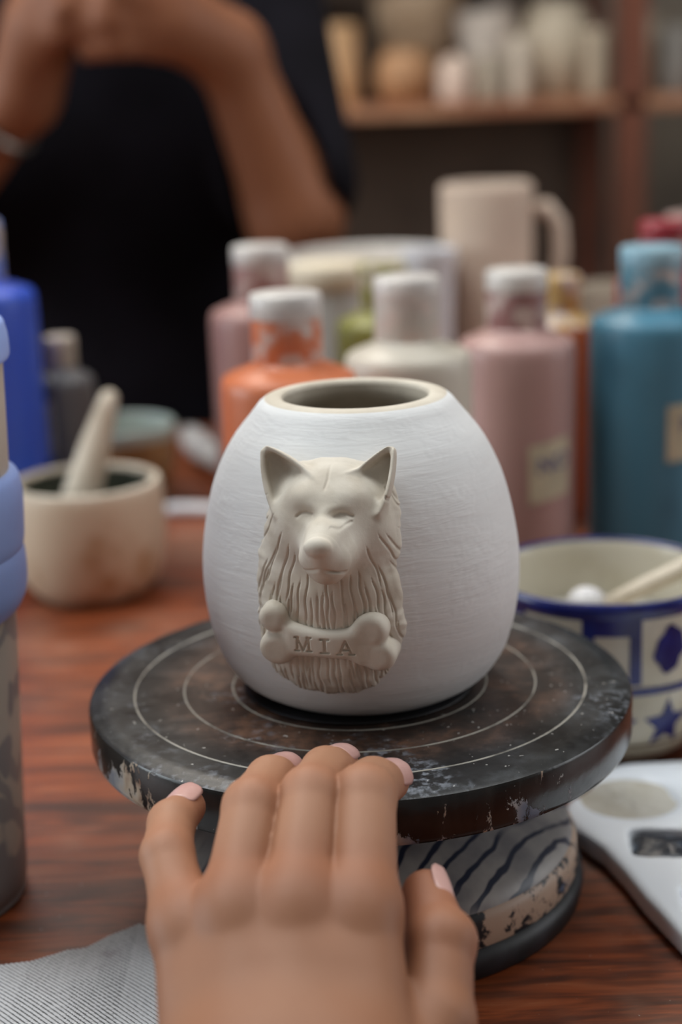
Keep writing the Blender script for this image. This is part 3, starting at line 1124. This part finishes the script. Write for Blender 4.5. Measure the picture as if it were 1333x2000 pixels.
def strip(name, a0, a1, z0, z1, parent=None):
    n, m_ = max(2, int(abs(a1 - a0) / 3)), max(2, int(abs(z1 - z0) / .003))
    v = [on_bowl(a0 + (a1 - a0) * i / n, z0 + (z1 - z0) * j / m_) for i in range(n + 1) for j in range(m_ + 1)]
    f = [(i * (m_ + 1) + j, (i + 1) * (m_ + 1) + j, (i + 1) * (m_ + 1) + j + 1, i * (m_ + 1) + j + 1) for i in range(n) for j in range(m_)]
    return mesh(name, v, f, MT['cobalt'], parent or BW)


def star_fan(name, ca, cz, outline):
    """outline [(dx mm, dz mm)] laid on the wall around (angle, height)"""
    R = 5
    v, f = [on_bowl(ca, cz)], []
    n = len(outline)
    for q in range(1, R + 1):
        for dx, dz in outline:
            z = cz + dz / 1000 * q / R
            v.append(on_bowl(ca + math.degrees(dx / 1000 * q / R / .0502), z))
    for i in range(n):
        j = (i + 1) % n
        f.append((0, 1 + i, 1 + j))
        for q in range(R - 1):
            A = 1 + q * n
            f.append((A + i, A + n + i, A + n + j, A + j))
    return mesh(name, v, f, MT['cobalt'], BW)


STAR = [((12.4 if k % 2 == 0 else 5.6) * math.sin(k * math.pi / 5), (12.4 if k % 2 == 0 else 5.6) * math.cos(k * math.pi / 5)) for k in range(10)]
FLOW = []
for k in range(48):
    t = 2 * math.pi * k / 48
    r = 8.6 + .45 * math.cos(7 * t + .6) + .9 * math.sin(2 * t + .5) + .5 * math.cos(4 * t)
    FLOW.append((r * math.sin(t) * .92, r * math.cos(t) * 1.12))
for k in range(6):
    a = k * 60 - 5.5
    strip('blue_band', a - 14.5, a - 8.5, .0455, .0750)
    strip('blue_band', a + 8.5, a + 14.5, .0455, .0750)
    strip('blue_band', a - 8.5, a + 8.5, .0675, .0750)
    star_fan('painted_flower', a + 30, .0600, FLOW)
    star_fan('painted_star', a + 30, .0255, STAR)
    star_fan('painted_star', a, .0255, STAR)
strip('blue_line', -180, 180, .0405, .0440)

SP = thing('ladle', 'white plastic ladle ball and pale wooden handle lying in the patterned bowl', 'ladle', (.1125, .1240, .0540))
v, f = lathe(smoothprof([(0, 0), (.005, .0003), (.0085, .004), (.0092, .009), (.0078, .0142), (.004, .0172), (0, .018)], 5), 40)
mesh('ladle_ball', [(p[0] - .006, p[1] + .008, p[2] - .001) for p in v], f, MT['white_tool'], SP)
v, f = tube([(.002, .004, .009), (.018, .006, .016), (.034, .008, .0225), (.058, .011, .0325), (.085, .014, .044)], [.0038, .0042, .0044, .0044, .0038], 14)
mesh('ladle_handle', v, f, MT['pestle'], SP)

# ------------------------------------------------------------------ mortar, pestle, small cup, tools
MB = thing('mortar_bowl', 'beige stoneware mortar bowl with rusty stains left of the vase', 'bowl', (-.1592, .3720, 0))
v, f = lathe(smoothprof([(0, .0006), (.027, 0), (.0345, .003), (.0420, .013), (.0460, .030), (.0470, .048), (.0464, .063), (.0456, .0685)], 5), 72)
mesh('mortar_wall', v, f, MT['stone'], MB)
v, f = lathe(smoothprof([(.0456, .0685), (.0448, .0710), (.0424, .0718), (.0402, .0708), (.0394, .0685)], 5), 72)
mesh('mortar_lip', v, f, MT['pestle'], MB)
v, f = lathe(smoothprof([(.0394, .0685), (.0388, .060), (.036, .04), (.025, .018), (0, .012)], 5), 72)
mesh('mortar_inside', v, f, MT['stone_in'], MB)
PS = thing('pestle', 'pale clay pestle leaning in the stained mortar bowl', 'pestle', (-.166, .3640, .022))
v, f = tube([(-.012, 0, -.004), (-.0115, 0, -.0012), (-.009, .001, .004), (.004, .008, .040), (.013, .016, .068), (.0205, .022, .090), (.0232, .0245, .098), (.0240, .0253, .1005)],
            [.003, .008, .0115, .0118, .0094, .0066, .0052, .002], 28)
mesh('pestle_shaft', v, f, MT['pestle'], PS)
CU = thing('small_cup', 'small ochre cup with pale celadon inside behind the mortar bowl', 'cup', (-.1657, .5850, 0))
v, f = lathe(smoothprof([(0, .0006), (.024, 0), (.030, .004), (.0365, .022), (.0392, .045), (.0396, .052)], 5), 64)
mesh('cup_wall', v, f, MT['cup_brown'], CU)
v, f = lathe(smoothprof([(.0396, .052), (.0400, .0585), (.0394, .0615), (.0376, .0615), (.0368, .058), (.0355, .04), (.025, .015), (0, .010)], 5), 64)
mesh('glazed_lip', v, f, MT['cup_teal'], CU)


def lying_tool(name, label, cat, p0, p1, radii, m, tipm):
    o = thing(name, label, cat, ((p0[0] + p1[0]) / 2, (p0[1] + p1[1]) / 2, 0))
    a, b = Vector(p0) - o.location, Vector(p1) - o.location
    pts = [a.lerp(b, i / 8) for i in range(9)]
    v, f = tube(pts[:6], radii[:6], 14)
    mesh('handle', v, f, m, o)
    v, f = tube(pts[5:], radii[5:], 14)
    mesh('tip', v, f, tipm, o)
    return o


lying_tool('modelling_tool', 'white plastic modelling tool lying on the table left of the vase', 'tool', (-.131, .545, .0052), (-.055, .525, .0046), [.004, .005, .0052, .0052, .005, .0046, .004, .0036, .003], MT['white_tool'], MT['white_tool'])
lying_tool('glaze_brush', 'pale grey glaze brush propped up behind the small cup', 'brush', (-.06, .555, .0060), (-.128, .705, .024), [.0055, .006, .006, .006, .0065, .008, .011, .012, .009], MT['grey_tool'], MT['grey_tool'])

# ------------------------------------------------------------------ paint bottles
def cyl_patch(r, a0, a1, z0, z1, tilt=0., n=14, m_=6):
    v, f = [], []
    for i in range(n + 1):
        for j in range(m_ + 1):
            a = math.radians(a0 + (a1 - a0) * i / n - 90)
            z = z0 + (z1 - z0) * j / m_ + tilt * (i / n - .5)
            v.append((r * math.cos(a), r * math.sin(a), z))
    for i in range(n):
        for j in range(m_):
            k = i * (m_ + 1) + j
            f.append((k, k + m_ + 1, k + m_ + 2, k + 1))
    return v, f


def label_text(txt, r, a_mid, z, size, parent, tilt=0.):
    cu = bpy.data.curves.new('label_text', 'FONT')
    cu.body = txt
    cu.size = size
    cu.align_x = 'CENTER'
    tmp = bpy.data.objects.new('tmp_text', cu)
    COL.objects.link(tmp)
    bpy.context.view_layer.update()
    me = bpy.data.meshes.new_from_object(tmp)
    bpy.data.objects.remove(tmp)
    for vt in me.vertices:
        a = math.radians(a_mid - 90) + vt.co.x / r
        vt.co = (r * math.cos(a), r * math.sin(a), z + vt.co.y + tilt * vt.co.x)
    me.materials.clear()
    me.materials.append(MT['ink'])
    return link(bpy.data.objects.new('lettering', me), parent)


def bottle(label, x, y, paintname, hs=.166, r=.0330, cr=.0168, ch=.033, s=1.0, lab=None, shoulder=None, rz=0., topfrac=.36, cap_white='clear_cap'):
    B = thing('paint_bottle', label, 'bottle', (x, y, 0), rz, 'squeeze bottles of paint')
    r, cr, ch = r * s, cr * s, ch * s
    sh = [(r * .90, hs - .0015), (r * .72, hs + .001), (cr * 1.18, hs + .0022), (cr * 1.06, hs + .0035), (cr * 1.0, hs + .005)]
    body = [(0, .0012), (r * .86, .0012), (r * .92, 0), (r * .985, .0025), (r, .006)] + [(r, .006 + (hs - .016) * k / 8) for k in range(1, 9)] + [(r * .99, hs - .0060), (r * .962, hs - .0030)]
    v, f = lathe(body + ([] if shoulder else sh), 64)
    mesh('bottle_body', v, f, MT[paintname], B)
    if shoulder:
        v, f = lathe([(r * .962, hs - .0030)] + sh, 64)
        mesh('bottle_shoulder', v, f, MT[shoulder], B)
    z0 = hs + .004
    zs = z0 + ch * (1 - topfrac)
    v, f = lathe([(cr * .96, z0), (cr, z0 + .001), (cr * 1.0, zs)], 48, lambda a, z: .012 * math.cos(24 * a))
    mesh('cap', v, f, MT[paintname + '_cap'], B)
    v, f = lathe([(cr, zs), (cr * 1.03, zs + .001), (cr * 1.03, z0 + ch - .002), (cr * .98, z0 + ch - .0004), (cr * .9, z0 + ch), (0, z0 + ch)], 48)
    mesh('cap_top', v, f, MT[cap_white], B)
    if lab:
        a0, a1, za, zb, txt, tilt = lab
        v, f = cyl_patch(r + .0005, a0, a1, za, zb, tilt)
        Lb = mesh('paper_label', v, f, MT['label'], B)
        if txt:
            label_text(txt, r + .0009, a0 + (a1 - a0) * .56, za + (zb - za) * .50, .0135, Lb, tilt / (math.radians(a1 - a0) * r))
    return B


bottle('terracotta orange paint bottle with a cloudy cap just behind the vase', -.0273, .1914, 'terracotta_paint')
bottle('cream white paint bottle with a white cap right behind the vase rim', .0330, .2520, 'cream_paint', hs=.1645)
bottle('dusty mauve paint bottle with a cream label between white and teal bottles', .0976, .3215, 'mauve_paint', hs=.158, lab=(4, 50, .070, .103, 'NO', .004))
bottle('tall teal blue paint bottle with a cream label at the right edge', .1751, .3330, 'teal_paint', hs=.166, r=.0335, s=1.03, lab=(5, 60, .088, .120, 'NO', .002), cap_white='pale_teal')
bottle('pale plum paint bottle partly hidden behind the terracotta bottle', -.0481, .4091, 'plum_paint', hs=.168)
bottle('large cobalt blue paint bottle behind the tumbler at the left', -.2268, .4212, 'cobalt_paint', hs=.184, s=1.13, cap_white='cobalt_paint_cap')
bottle('olive green paint bottle behind the cream white bottle', .0279, .4635, 'olive_paint', hs=.151, s=.93, topfrac=.2, cap_white='olive_paint_cap')
bottle('dark red paint bottle peeking out behind the teal bottle', .2124, .4720, 'red_paint', hs=.170, s=.96, cap_white='red_paint')
bottle('small orange bottle with a mustard shoulder squeezed between mauve and teal bottles', .1500, .5133, 'orange_paint', hs=.138, s=.80, shoulder='orange_paint_cap', cap_white='orange_paint_cap')
bottle('small dark grey bottle with a beige cap beside the cobalt bottle', -.1832, .4564, 'grey_paint', hs=.122, r=.0205, cr=.0100, ch=.021, cap_white='grey_paint_cap', lab=(-62, -12, .070, .108, '', 0))

# ------------------------------------------------------------------ containers at the far side of the table
PL = thing('plastic_pail', 'wide white plastic pail behind the row of paint bottles', 'pail', (.0254, .7300, 0))
v, f = lathe([(0, .001), (.058, 0), (.060, .003), (.069, .150), (.0725, .152), (.0735, .160), (.0725, .1655), (.070, .1665), (.068, .1645), (.0665, .150), (.057, .006), (0, .006)], 72)
mesh('pail_body', v, f, MT['clear_cap'], PL)
v, f = lathe([(0, .128), (.03, .128), (.062, .1275), (.0655, .128)], 48)
mesh('beige_slip', v, f, mat('beige_slip', (204, 184, 154), None, rough=.5), PL)
CJ = thing('lidded_jar', 'squat white jar with a cream lid between plum and olive bottles', 'jar', (-.0071, .5734, 0))
v, f = lathe(smoothprof([(0, .001), (.024, 0), (.0268, .004), (.0272, .03), (.0272, .158)], 4), 56)
mesh('jar_body', v, f, mat('white_plastic_jar', (188, 186, 182), None, rough=.4), CJ)
v, f = lathe([(.0275, .157), (.0292, .158), (.0292, .173), (.0282, .1752), (.026, .176), (0, .176)], 56)
mesh('jar_lid', v, f, mat('cream_lid', (222, 208, 184), None, rough=.5), CJ)
FC = thing('frosted_cup', 'frosted white beaker behind the cream white bottle cap', 'cup', (.0682, .6253, 0))
v, f = lathe(smoothprof([(0, .001), (.014, 0), (.0150, .003), (.0162, .08), (.0184, .150), (.0205, .174), (.0196, .1752), (.0175, .150), (.0152, .08), (.0140, .005), (0, .004)], 4), 48)
mesh('beaker', v, f, mat('frosted_white_plastic', (214, 212, 216), None, rough=.45), FC)

PG = thing('clay_tankard', 'tall unglazed pinkish beige tankard with side handle at the back of the table', 'tankard', (.1282, .7900, 0))
MT['bisque'] = mat('pinkish_bisque_clay', (208, 186, 168), (194, 174, 158), 10, .75)
v, f = lathe(smoothprof([(0, .001), (.036, 0), (.0395, .004), (.0400, .06), (.0392, .14), (.0396, .205), (.0388, .2115), (.0368, .2112), (.036, .200), (.0355, .05), (.034, .012), (0, .010)], 4), 64)
mesh('tankard_wall', v, f, MT['bisque'], PG)
hp = [(.036, -.006, .190), (.050, -.008, .193), (.060, -.010, .180), (.062, -.010, .155), (.058, -.009, .125), (.048, -.007, .105), (.036, -.005, .098)]
v, f = tube([(a, b, c) for a, b, c in hp], [.007, .007, .0068, .0066, .0066, .007, .0075], 14)
mesh('tankard_handle', v, f, MT['bisque'], PG)
for i, (x, y, r, hh, c, lb) in enumerate([(.236, .770, .034, .125, (176, 164, 148), 'pale grey bisque cup standing behind the small orange bottle'),
                                          (.275, .640, .026, .190, (206, 178, 170), 'pinkish white bisque cylinder behind the dark red bottle'),
                                          (.300, .790, .036, .100, (168, 150, 130), 'low beige bisque pot at the far right of the table')]):
    t_ = thing('bisque_cup', lb, 'cup', (x, y, 0), group='bisque ware at the far table edge')
    v, f = lathe(smoothprof([(0, .001), (r * .8, 0), (r * .9, .004), (r, hh * .5), (r * .98, hh - .003), (r * .95, hh), (r * .9, hh - .003), (r * .88, hh * .5), (r * .7, .01), (0, .008)], 4), 48)
    mesh('cup_wall', v, f, mat('bisque_tone', c, (c[0] - 16, c[1] - 16, c[2] - 16), 14, .8), t_)
    v, f = lathe(flat_p := [(r * .86, hh * .72), (r * .5, hh * .72), (0, hh * .72)], 32)
    mesh('dry_clay_fill', v, f, MT['pestle'], t_)

# ------------------------------------------------------------------ person behind the table
def build_person():
    """body in m; table top z = 0, floor -0.75"""
    h = .0075
    lo, hi = (-.50, .70, -.755), (.09, 1.22, .86)
    X, Y, Z = grid(lo, hi, h)
    cx, cy = -.235, 1.02
    tor = ell(X, Y, Z, (cx, cy, .36), (.165, .105, .20))
    tor = smin(tor, ell(X, Y, Z, (cx, cy, .14), (.140, .100, .20)), .08)
    tor = smin(tor, ell(X, Y, Z, (cx, cy + .005, -.02), (.165, .115, .15)), .08)
    legs = None
    for s in (-1, 1):
        L = smin(cone(X, Y, Z, (cx + s * .085, cy, -.04), (cx + s * .085, cy + .005, -.36), .082, .056), cone(X, Y, Z, (cx + s * .085, cy + .005, -.36), (cx + s * .085, cy + .02, -.69), .055, .038), .03)
        L = smin(L, cone(X, Y, Z, (cx + s * .085, cy + .03, -.72), (cx + s * .10, cy - .12, -.725), .033, .027), .03)
        legs = L if legs is None else smin(legs, L, .02)
    SR, ER_, WR = (-.085, 1.02, .46), (-.036, .872, .182), (-.085, .826, .330)
    SL, EL, WL = (-.385, 1.02, .46), (-.385, .872, .185), (-.262, .822, .300)
    up = smin(cone(X, Y, Z, SR, ER_, .052, .040), cone(X, Y, Z, SL, EL, .052, .040), .001)
    fore = smin(cone(X, Y, Z, ER_, WR, .041, .029), cone(X, Y, Z, EL, WL, .040, .026), .001)

    def handp(w, k, fingers):
        d = cone(X, Y, Z, w, k, .030, .031)
        d = smin(d, cone(X, Y, Z, (k[0], k[1], k[2] + .018), w, .02, .022), .02)
        for ch in fingers:
            fg = None
            for a, b in zip(ch[:-1], ch[1:]):
                c = cone(X, Y, Z, a, b, .0105, .0095)
                fg = c if fg is None else smin(fg, c, .006)
            d = smin(d, fg, .010)
        return d
    hr = handp(WR, (-.128, .792, .352), [
        [(-.120, .775, .385), (-.150, .762, .398), (-.178, .772, .388)], [(-.135, .772, .368), (-.168, .756, .378), (-.196, .768, .368)],
        [(-.142, .774, .350), (-.176, .757, .357), (-.204, .768, .350)], [(-.140, .780, .332), (-.172, .764, .335), (-.198, .772, .332)],
        [(-.120, .80, .345), (-.150, .792, .372), (-.172, .80, .392)]])
    hl = handp(WL, (-.238, .798, .352), [
        [(-.236, .780, .385), (-.222, .768, .412), (-.200, .772, .420)], [(-.232, .776, .370), (-.214, .762, .392), (-.194, .768, .398)],
        [(-.230, .776, .352), (-.212, .762, .366), (-.200, .768, .376)], [(-.232, .780, .336), (-.218, .768, .346), (-.204, .774, .354)],
        [(-.240, .81, .375), (-.226, .806, .400), (-.206, .806, .412)]])
    neck = cone(X, Y, Z, (cx, cy, .48), (cx, cy - .015, .62), .055, .050)
    head = ell(X, Y, Z, (cx, cy - .035, .70), (.072, .092, .112))
    head = smin(head, ell(X, Y, Z, (cx, cy - .065, .635), (.045, .05, .045)), .03)
    head = smin(head, cone(X, Y, Z, (cx, cy - .125, .715), (cx, cy - .142, .685), .009, .013), .012)
    for s in (-1, 1):
        head = smin(head, ell(X, Y, Z, (cx + s * .074, cy - .02, .69), (.010, .02, .030)), .008)
        head = smax(head, -ell(X, Y, Z, (cx + s * .03, cy - .128, .712), (.015, .014, .009)), .012)
    head = smax(head, -ell(X, Y, Z, (cx, cy - .128, .645), (.024, .010, .004)), .006)
    trunk = smin(smin(tor, legs, .05), neck, .04)
    body = smin(trunk, up, .05)
    body = smin(body, fore, .02)
    body = smin(body, smin(hr, hl, .003), .015)
    body = smin(body, head, .03)
    Vb, Fb = nets(body, lo, h)
    # clothing: black shirt with elbow sleeves, apron and trousers
    cl = smin(smin(tor, legs, .05) - .012, smin(cone(X, Y, Z, SR, (-.040, .888, .215), .068, .062), cone(X, Y, Z, SL, (-.385, .888, .215), .066, .060), .001), .05)
    apron = smax(smax(np.abs(X - cx) - .15, np.abs(Z + .02) - .40, .03), np.abs(Y - (cy - .125 + .10 * ((X - cx) / .17) ** 2)) - .010, .006)
    cl = smin(cl, apron, .03)
    cl = smax(cl, (-.66) - Z, .01)
    cl = smax(cl, -(fore - .006), .006)
    Vc, Fc = nets(cl, lo, h)
    hair = smax(ell(X, Y, Z, (cx, cy - .015, .715), (.084, .098, .118)), -(Y - (cy - .055) + .35 * np.maximum(Z - .72, 0)), .02)
    hair = smin(hair, ell(X, Y, Z, (cx, cy + .06, .62), (.06, .045, .10)), .03)
    Vr, Fr = nets(hair, lo, h)
    return (Vb, Fb), (Vc, Fc), (Vr, Fr)


(Vq, Fq), (Vc, Fc), (Vr, Fr) = build_person()
PB = thing('person', 'person in a black apron standing behind the table holding a grey pot with both hands', 'person', (-.235, 1.02, FZ))
off = np.array(PB.location)
mesh('body', Vq - off, Fq, MT['skin_b'], PB)
mesh('black_clothing', Vc - off, Fc, MT['black_cloth'], PB)
mesh('hair', Vr - off, Fr, MT['hair'], PB)
v, f = [], []
_c, _d = Vector((-.285, .831, .279)), Vector((.123, -.05, .115)).normalized()
_a = _d.cross(Vector((0, 0, 1))).normalized()
_b = _d.cross(_a)
for i in range(32):
    t = 2 * math.pi * i / 32
    e = _a * math.cos(t) + _b * math.sin(t)
    for k in range(8):
        q = 2 * math.pi * k / 8
        v.append(tuple(_c + e * (.032 + .0035 * math.cos(q)) + _d * .0035 * math.sin(q) - PB.location))
for i in range(32):
    for k in range(8):
        f.append((i * 8 + k, ((i + 1) % 32) * 8 + k, ((i + 1) % 32) * 8 + (k + 1) % 8, i * 8 + (k + 1) % 8))
mesh('bracelet', v, f, mat('silver_bracelet', (170, 168, 160), None, rough=.3, Metallic=.8), PB)
GP = thing('grey_pot', 'small grey pot held up in the hands of the person in black', 'pot', (-.185, .800, .378))
v, f = lathe(smoothprof([(0, .001), (.022, 0), (.028, .006), (.040, .03), (.044, .055), (.042, .07), (.040, .0705), (.039, .068), (.036, .03), (.022, .01), (0, .008)], 4), 48)
mesh('pot_wall', v, f, mat('grey_pot_clay', (120, 118, 116), (100, 98, 98), 20, .6), GP)

# ------------------------------------------------------------------ shelf with pottery
SY = 2.20
SH = thing('pottery_shelf', 'brown wooden shelf unit full of pottery along the back wall', 'shelf', (0, SY, FZ))
ZS = .268 - FZ
box('shelf_board', (-.10, .13, ZS - .011), (2.6, .42, .022), MT['shelf'], SH)
box('shelf_board', (-.10, .13, ZS - .70), (2.6, .42, .026), MT['shelf'], SH)
box('shelf_board', (-.10, .13, ZS + .42), (2.6, .42, .026), MT['shelf'], SH)
for x, y in ((.508, -.06), (-1.38, -.06), (1.18, -.06), (.508, .34), (-1.38, .34), (1.18, .34)):
    box('post', (x, y, .78), (.05, .04, 1.56), MT['post'], SH)
box('back_panel', (-.42, .37, .78), (1.90, .015, 1.50), MT['panel_dark'], SH)
KINDS = {
    'pot': [(0, .01), (.30, 0), (.36, .03), (.47, .25), (.50, .50), (.45, .78), (.36, .92), (.38, 1.0), (.34, 1.0), (.32, .90), (.42, .5), (.3, .08), (0, .06)],
    'cup': [(0, .01), (.38, 0), (.43, .04), (.47, .4), (.50, .98), (.48, 1.0), (.45, .98), (.42, .4), (.34, .07), (0, .05)],
    'bowl': [(0, .02), (.20, 0), (.22, .06), (.36, .35), (.47, .75), (.50, .98), (.48, 1.0), (.45, .95), (.34, .4), (.18, .12), (0, .1)],
    'vase': [(0, .01), (.30, 0), (.36, .04), (.48, .30), (.50, .48), (.40, .72), (.24, .86), (.28, 1.0), (.24, 1.0), (.20, .86), (.3, .6), (.3, .1), (0, .06)],
    'jar': [(0, .01), (.40, 0), (.48, .06), (.50, .30), (.50, .74), (.42, .84), (.34, .86), (.36, .92), (.16, .97), (.10, 1.0), (0, 1.0)],
}
PX = .000883
POTS = [  # centre px, width px, height mm, row offset, kind, colour, label
    (590, 106, 120, .04, 'pot', (206, 160, 112), 'peach clay pot at the left end of the shelf row beside the person'),
    (690, 82, 112, .03, 'cup', (204, 166, 124), 'wide tan clay cup on the shelf right of the peach pot'),
    (600, 110, 160, .24, 'vase', (196, 186, 172), 'pale grey vase in the rear shelf row above the peach pot'),
    (708, 62, 125, .22, 'jar', (168, 156, 142), 'grey lidded jar in the rear shelf row left of the wide bowl'),
    (822, 104, 78, .02, 'pot', (170, 130, 94), 'ochre brown round pot in the middle of the shelf'),
    (852, 158, 165, .25, 'bowl', (214, 184, 152), 'wide sand-coloured bowl in the rear shelf row behind the ochre pot'),
    (920, 58, 66, -.01, 'jar', (216, 196, 182), 'small pinkish white lidded jar in the middle front of the shelf'),
    (985, 110, 128, .08, 'bowl', (214, 202, 190), 'deep white bowl on the shelf left of the tall vase'),
    (992, 56, 60, -.03, 'cup', (166, 156, 140), 'short grey cup in front of the deep white bowl'),
    (1048, 44, 86, -.03, 'cup', (200, 188, 172), 'off-white cup on the shelf left of the tall beige vase'),
    (1010, 90, 170, .27, 'vase', (150, 138, 128), 'dull grey vase in the rear shelf row behind the white bowl'),
    (1122, 132, 138, .06, 'pot', (196, 184, 164), 'big cream beige pot on the shelf near the wooden post'),
    (1200, 50, 92, -.03, 'cup', (178, 164, 144), 'narrow khaki cup on the shelf beside the wooden post'),
    (1296, 78, 112, .06, 'pot', (170, 158, 140), 'greyish beige pot on the shelf right of the wooden post'),
    (1350, 60, 92, -.04, 'cup', (150, 146, 140), 'grey cup on the shelf at the right edge of the picture'),
    (475, 84, 110, .05, 'jar', (180, 170, 158), 'pale lidded jar on the shelf half hidden by the person'),
]
for px, w, hh, dy, kind, c, lb in POTS:
    k = 1 + dy * .36
    x = (px - 666.5) * PX * k - .0046
    w_, h_ = w * PX * k * 1.12, hh / 1000 * 1.18
    P_ = thing('shelf_' + kind, lb, kind, (x, SY + .03 + dy, .268), group='pottery on the back shelf')
    v, f = lathe(smoothprof([(a * w_, b * h_) for a, b in KINDS[kind]], 3), 36)
    mesh(kind + '_body', v, f, mat('pottery_tone', c, (c[0] - 22, c[1] - 24, c[2] - 24), 14, .6), P_)
